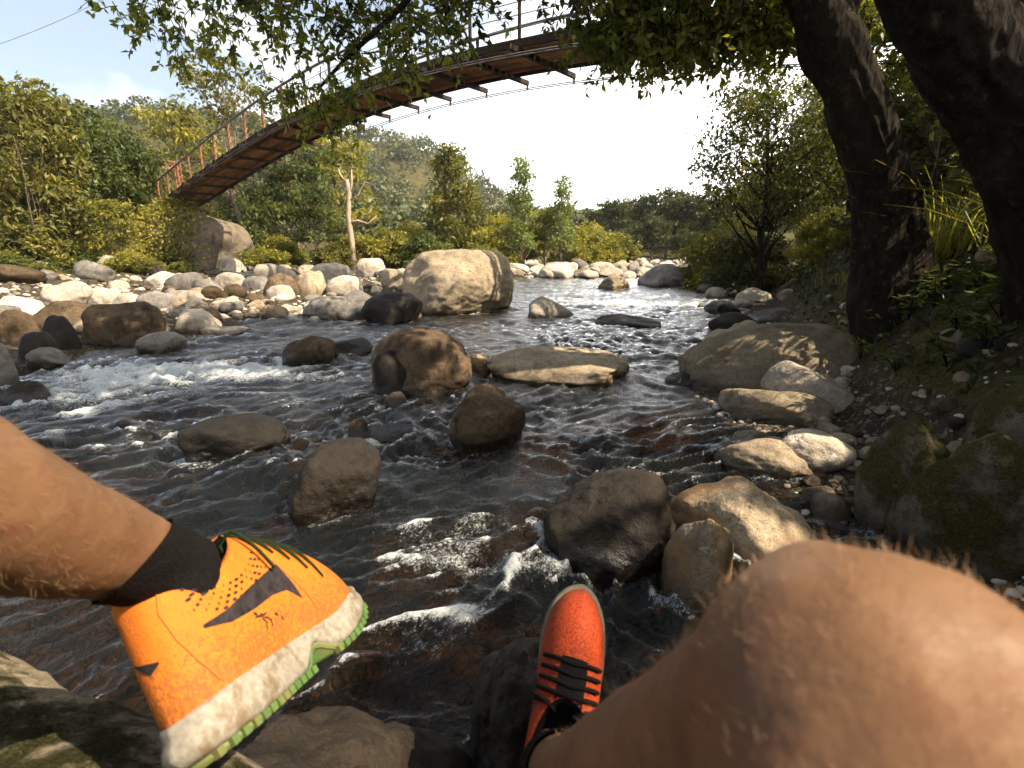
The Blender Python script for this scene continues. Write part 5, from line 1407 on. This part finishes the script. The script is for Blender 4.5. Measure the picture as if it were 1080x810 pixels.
med = ph < np.pi
wid = np.where(med, np.interp(sx, XT, YM), np.interp(sx, XT, YL))
for _ in range(3): wid = .5*wid + .25*np.roll(wid, 1) + .25*np.roll(wid, -1)
wid[0] = 0; wid[NP_//2] = 0
sy = np.where(med, -wid, wid)
def toe_spring(x): return .022*np.clip((x-.19)/.10, 0, 1)**2
def sole_top(x): return np.interp(x, [0, .05, .12, .2, .29], [.028, .029, .028, .025, .037])
def loft(rings, capb=True, capt=True):
    mb = MB(); rings = [np.asarray(r) for r in rings]; n = len(rings[0]); v = np.vstack(rings)
    k = np.arange(n); k2 = (k+1) % n
    f = np.vstack([np.stack([a*n+k, a*n+k2, (a+1)*n+k2, (a+1)*n+k], -1) for a in range(len(rings)-1)])
    f3 = []
    if capb: v = np.vstack([v, rings[0].mean(0)]); c = len(v)-1; f3.append(np.stack([k*0+c, k2, k], -1))
    if capt: v = np.vstack([v, rings[-1].mean(0)]); c = len(v)-1; o = (len(rings)-1)*n; f3.append(np.stack([k*0+c, o+k, o+k2], -1))
    mb.add(v, f, np.vstack(f3) if f3 else None); return mb
def make_shoe(SH, mirror, upmat, label, lace_dark):
    H_, R_ = shoe_matrix(*SH)
    if mirror: R_ = R_ @ np.diag([1, -1, 1])
    M = Matrix([[*R_[0], H_[0]-PO[0]], [*R_[1], H_[1]-PO[1]], [*R_[2], H_[2]-PO[2]], [0, 0, 0, 1]])
    # upper: a surface between the sole line and the collar
    cx = .080 - .066*np.cos(ph); cy = np.where(med, -1, 1)*.035*np.abs(np.sin(ph))**.8
    cz = .104 - .019*np.sin(ph)**2 + .014*(1-np.cos(ph))/2
    Bp = np.stack([sx*.975+.0035, sy*.95, sole_top(sx)-.008 + 0*toe_spring(sx)], -1)
    Cp = np.stack([cx, cy, cz], -1)
    front = ((1-np.cos(ph))/2)**2.2
    o2 = np.stack([np.cos(ph)*-1, np.sin(ph)*-1, 0*ph], -1)
    P1 = Bp + np.array([0, 0, 1])*(.026+.020*front)[:, None] + o2*np.array([.35, 1, 0])*(.006*(1-front))[:, None] + np.array([-1, 0, 0])*(.010*front)[:, None]
    P2 = Cp + np.array([0, 0, -1])*(.030*(1-front)+.006*front)[:, None] + (Bp-Cp)*np.array([.55, .45, 0])*front[:, None] + o2*np.array([.2, 1, 0])*(.004*(1-front))[:, None]
    P2[:, 2] -= front*.012
    rings = []
    for t in np.linspace(0, 1, 34):
        rings.append((1-t)**3*Bp + 3*(1-t)**2*t*P1 + 3*(1-t)*t*t*P2 + t**3*Cp)
    lip = Cp + (Cp.mean(0)-Cp)*np.array([.06, .10, 0]) + [0, 0, .003]
    rings.append(lip)
    rings.append(Cp + (Cp.mean(0)-Cp)*np.array([.10, .18, 0]) - [0, 0, .004])
    umb = loft(rings, True, False)
    uv = np.vstack(umb.v)
    me = umb.mesh('upper'); me.materials.append(upmat)
    if mirror: me.flip_normals()
    shoe = link('shoe', me, None, person); shoe.matrix_local = M; shoe['label'] = label
    bvh = BVHTree.FromPolygons([tuple(q) for q in uv], [tuple(p_.vertices) for p_ in me.polygons])
    def side(x, z, off=.0009):
        h = bvh.ray_cast(Vector((x, -.2, z)), Vector((0, 1, 0)))
        if h[0] is None: return None
        n_ = h[1] if h[1].y < 0 else -h[1]
        return np.array(h[0] + n_*off)
    def top(x, y, off=.0009):
        h = bvh.ray_cast(Vector((x, y, .3)), Vector((0, 0, -1)))
        if h[0] is None: return None
        n_ = h[1] if h[1].z > 0 else -h[1]
        return np.array(h[0] + n_*off)
    def back(y, z, off=.0009):
        h = bvh.ray_cast(Vector((-.2, y, z)), Vector((1, 0, 0)))
        if h[0] is None: return None
        n_ = h[1] if h[1].x < 0 else -h[1]
        return np.array(h[0] + n_*off)
    def patch(fn, lo_, hi_, nu=40, nv_=10, off=.0008):
        """strip between two polylines in a projection plane"""
        lo_ = np.array(lo_); hi_ = np.array(hi_); U_ = np.linspace(0, 1, nu)
        def at(pl, u):
            s_ = np.linspace(0, 1, len(pl)); return np.array([np.interp(u, s_, pl[:, 0]), np.interp(u, s_, pl[:, 1])])
        g = []
        for u in U_:
            a, b = at(lo_, u), at(hi_, u)
            for w_ in np.linspace(0, 1, nv_):
                q = fn(*(a+(b-a)*w_), off); g.append(q if q is not None else (g[-1] if g else np.zeros(3)))
        g = np.array(g); i_ = np.arange(nu-1)[:, None]*nv_; j_ = np.arange(nv_-1)[None]
        f = np.stack([i_+j_, i_+nv_+j_, i_+nv_+j_+1, i_+j_+1], -1).reshape(-1, 4)
        return g, f
    def add_part(name, mb, mat, smooth=True):
        o = mb.build(name, mat, shoe, smooth); return o
    # midsole with flared heel and an arch step
    def ring(z0, k, dz=0.0, inset=0.0):
        x = sx.copy(); y = sy*k
        xx = (x-.145)*(1+(k-1)*.5) + .145
        return np.stack([xx, y, z0], -1)
    st_ = sole_top(sx); sp_ = toe_spring(sx)
    arch = np.where(med, 1, .5)*np.exp(-((sx-.158)/.016)**2)
    heelf = np.exp(-(sx/.09)**2)
    bot = .004 + sp_ + .013*arch
    rs = []
    for q, k in ((0, .90), (.0, .975), (.12, 1.03), (.35, 1.055), (.55, 1.03), (.72, 1.0), (.8, 1.015), (.92, 1.01), (1., .975), (1.0, .93)):
        z = bot + (st_-bot)*q
        kk = k + .05*np.sin(np.pi*q)*np.exp(-((sx-.10)/.05)**2) - .10*arch*(1-q)
        x = (sx-.145)*(1+(k-1)*.35) + .145 - .006*heelf*np.sin(np.pi*min(q*1.3, 1))
        rs.append(np.stack([x, sy*kk, z], -1))
    add_part('midsole', loft(rs), foamw if not mirror else foam_shade)
    rs = []
    for q, k in ((0, .90), (0, .97), (.5, 1.005), (1, .985), (1, .9)):
        z = bot - .0045 + (.0042)*q
        rs.append(np.stack([(sx-.145)*(1+(k-1)*.35)+.145, sy*(k - .12*arch), z], -1))
    om = loft(rs)
    # tread notches along the edge
    for s_ in range(26):
        x = .012 + s_*.0105
        if .145 < x < .172: continue
        yy = np.interp(x, XT, YM); om.box((x, -yy*.955, .0016 + toe_spring(np.array([x]))[0]), (.0074, .006, .0050))
        yy = np.interp(x, XT, YL); om.box((x, yy*.955, .0016 + toe_spring(np.array([x]))[0]), (.0074, .006, .0050))
    add_part('outsole', om, greenr, False)
    # dotted texture on the heel of the midsole
    dm = MB()
    solebv = BVHTree.FromPolygons([tuple(q) for q in np.vstack(rs)], [(0, 1, 2)])
    # printed mark on the inner side
    g, f = patch(side, [(.040, .0640), (.066, .0590), (.098, .0590), (.128, .0610), (.148, .0590), (.163, .0480)], [(.040, .0662), (.066, .0672), (.098, .0725), (.128, .0765), (.148, .0790), (.156, .0795)], 60, 10)
    m_ = MB(); m_.add(g, f); add_part('side_mark', m_, ink)
    g, f = patch(back, [(-.010, .060), (-.002, .057), (.012, .0665)], [(-.010, .0615), (-.004, .0632), (.012, .0672)], 24, 6)
    m_ = MB(); m_.add(g, f); add_part('heel_mark', m_, ink)
    # ventilation holes under the collar
    hm_ = MB()
    for r_ in range(5):
        for q in range(12):
            x = .040 + q*.0090 + (r_ % 2)*.0045; z = .0815 - r_*.0036 + .016*((x-.085)/.045)**2*.6
            if x > .140: continue
            w_ = .0030*(.55+.45*math.sin(q*1.3+r_)); h_ = .0011
            ps = [side(x+w_*math.cos(a), z+h_*math.sin(a), .0006) for a in np.linspace(0, 2*np.pi, 9)[:-1]]
            c0 = side(x, z, .0006)
            if c0 is None or any(q_ is None for q_ in ps): continue
            hm_.add(np.vstack([ps, [c0]]), None, [[8, a, (a+1) % 8] for a in range(8)])
    if hm_.n: add_part('vent_holes', hm_, ink)
    # seam of the heel cap
    for fn, pts in ((side, [(.026, .1000), (.020, .085), (.021, .066), (.026, .050), (.034, .034)]), (side, [(.146, .094), (.158, .080), (.164, .064), (.172, .050), (.178, .034)])):
        pl = [fn(*q, .0004) for q in np.stack([np.interp(np.linspace(0, len(pts)-1, 40), range(len(pts)), np.array(pts)[:, i_]) for i_ in (0, 1)], -1)]
        pl = [q for q in pl if q is not None]
        if len(pl) > 4:
            m_ = MB(); m_.tube(np.array(pl), .0009, 6); add_part('seam', m_, simple('seam_thread', (0.42, 0.12, 0.01), .8) if not mirror else orange_shade)
    # scuffed stain on the side
    if not mirror:
        m_ = MB()
        r_ = np.random.default_rng(3)
        for pts in ([(.094, .0545), (.104, .0525), (.112, .0530)], [(.102, .0530), (.106, .0470), (.103, .0420)], [(.106, .0520), (.114, .0470), (.112, .0425)], [(.121, .0500), (.125, .0470)], [(.128, .0460), (.129, .0430)], [(.095, .057), (.099, .0545)]):
            q = np.stack([np.interp(np.linspace(0, len(pts)-1, 9), range(len(pts)), np.array(pts)[:, i_]) for i_ in (0, 1)], -1) + r_.normal(size=(9, 2))*.0004
            pl = [side(*a, .0002) for a in q]
            if all(a is not None for a in pl): m_.tube(np.array(pl), np.array([.0003, .0007, .0009, .0007, .0009, .0006, .0008, .0006, .0003]), 5)
        if m_.n: add_part('scuff', m_, ink)
    # tongue and laces
    g, f = patch(top, [(.120, -.014), (.140, -.015), (.165, -.015), (.186, -.014)], [(.120, .014), (.140, .016), (.165, .017), (.186, .016)], 30, 10, .0012)
    m_ = MB(); m_.add(g, f); add_part('tongue', m_, black_knit)
    lm = MB()
    for s_ in ((-1, 1) if not lace_dark else ()):
        zz = []
        for k in range(11):
            x = (.118 + k*.0062) if lace_dark else (.140 + k*.0075); y = s_*((.034 if lace_dark or s_ > 0 else .93*np.interp(x, XT, YM)) if k % 2 else .013)
            zz.append((x + (0.004 if k % 2 else 0), y))
        for a, b in zip(zz[:-1], zz[1:]):
            pl = [top(a[0]+(b[0]-a[0])*u, a[1]+(b[1]-a[1])*u, .0016) for u in np.linspace(0, 1, 8)]
            pl = [q for q in pl if q is not None]
            if len(pl) > 2: lm.tube(np.array(pl), .0013 if lace_dark else .0010, 6)
    for k in range(5 if lace_dark else 0):
        x = .130 + k*.0120
        pl = [top(x + .006*abs(u), .033*u, .0026) for u in np.linspace(-1, 1, 16)]
        pl = [q for q in pl if q is not None]
        if len(pl) > 3: lm.tube(np.array(pl), .0026, 6)
    for s_ in (-1, 1):                                   # bow ends
        pl = [top(.131+.02*u*u, s_*(.004+.045*u), .004+.003*math.sin(3*u)) for u in np.linspace(0, .8, 10)]
        pl = [q for q in pl if q is not None]
        if len(pl) > 3: lm.tube(np.array(pl), .0018, 6)
    add_part('laces', lm, black_knit if lace_dark else lacem)
    # padded black lining inside the collar
    rs = [Cp + (Cp.mean(0)-Cp)*np.array([a, b, 0]) + [0, 0, z] for a, b, z in ((.05, .08, .0020), (.12, .2, -.001), (.16, .28, -.012), (.2, .35, -.03))]
    add_part('lining', loft(rs, False, True), black_knit)
    return shoe, H_, R_
SHOES = []
for SH, mir, mt_, lb, dk, AN, KN in ((SHX_L, False, orange, 'dusty orange shoe with thick white sole and green tread edge', False, AN_L, KN_L), (SHX_R, True, orange_shade, 'orange shoe darkened to red for shade, seen from above with black laces', True, AN_R, KN_R)):
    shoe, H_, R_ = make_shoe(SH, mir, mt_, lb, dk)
    # sock: follows the ankle, cut off a little above the collar
    loc = (bv2 - H_) @ np.linalg.inv(R_).T
    sk_ = garment('sock', black_knit, (loc[:, 2] < .19) & (loc[:, 2] > .082) & (np.abs(loc[:, 1]) < .075) & (loc[:, 0] > -.05) & (loc[:, 0] < .20), .0030)
    bm = bmesh.new(); bm.from_mesh(sk_.data)
    pn = np.array([-.40, 0, 1.0]); p0 = np.array([.0, 0, .112])      # tilted hem, in shoe space
    wn = np.linalg.inv(R_).T @ pn; wp = H_ + R_ @ p0 - PO
    bmesh.ops.bisect_plane(bm, geom=bm.verts[:]+bm.edges[:]+bm.faces[:], plane_co=Vector(wp), plane_no=Vector(wn), clear_outer=True)
    bm.to_mesh(sk_.data); bm.free()

# ------------------------------------------------------------------ air between here and the hills
hm, N, out = new_mat('haze_air')
pv_ = N.n('ShaderNodeVolumePrincipled', Color=(0.92, 0.93, 0.90, 1), Density=0.0003, Anisotropy=0.3)
N.l(pv_.outputs[0], out.inputs['Volume'])
mb = MB(); mb.box((0, 0, 39.5), (860, 860, 85))
hz_ = link('haze', mb.mesh('haze', False), hm); tag(hz_, 'thin pale haze in the air over the valley', 'haze', kind='stuff')
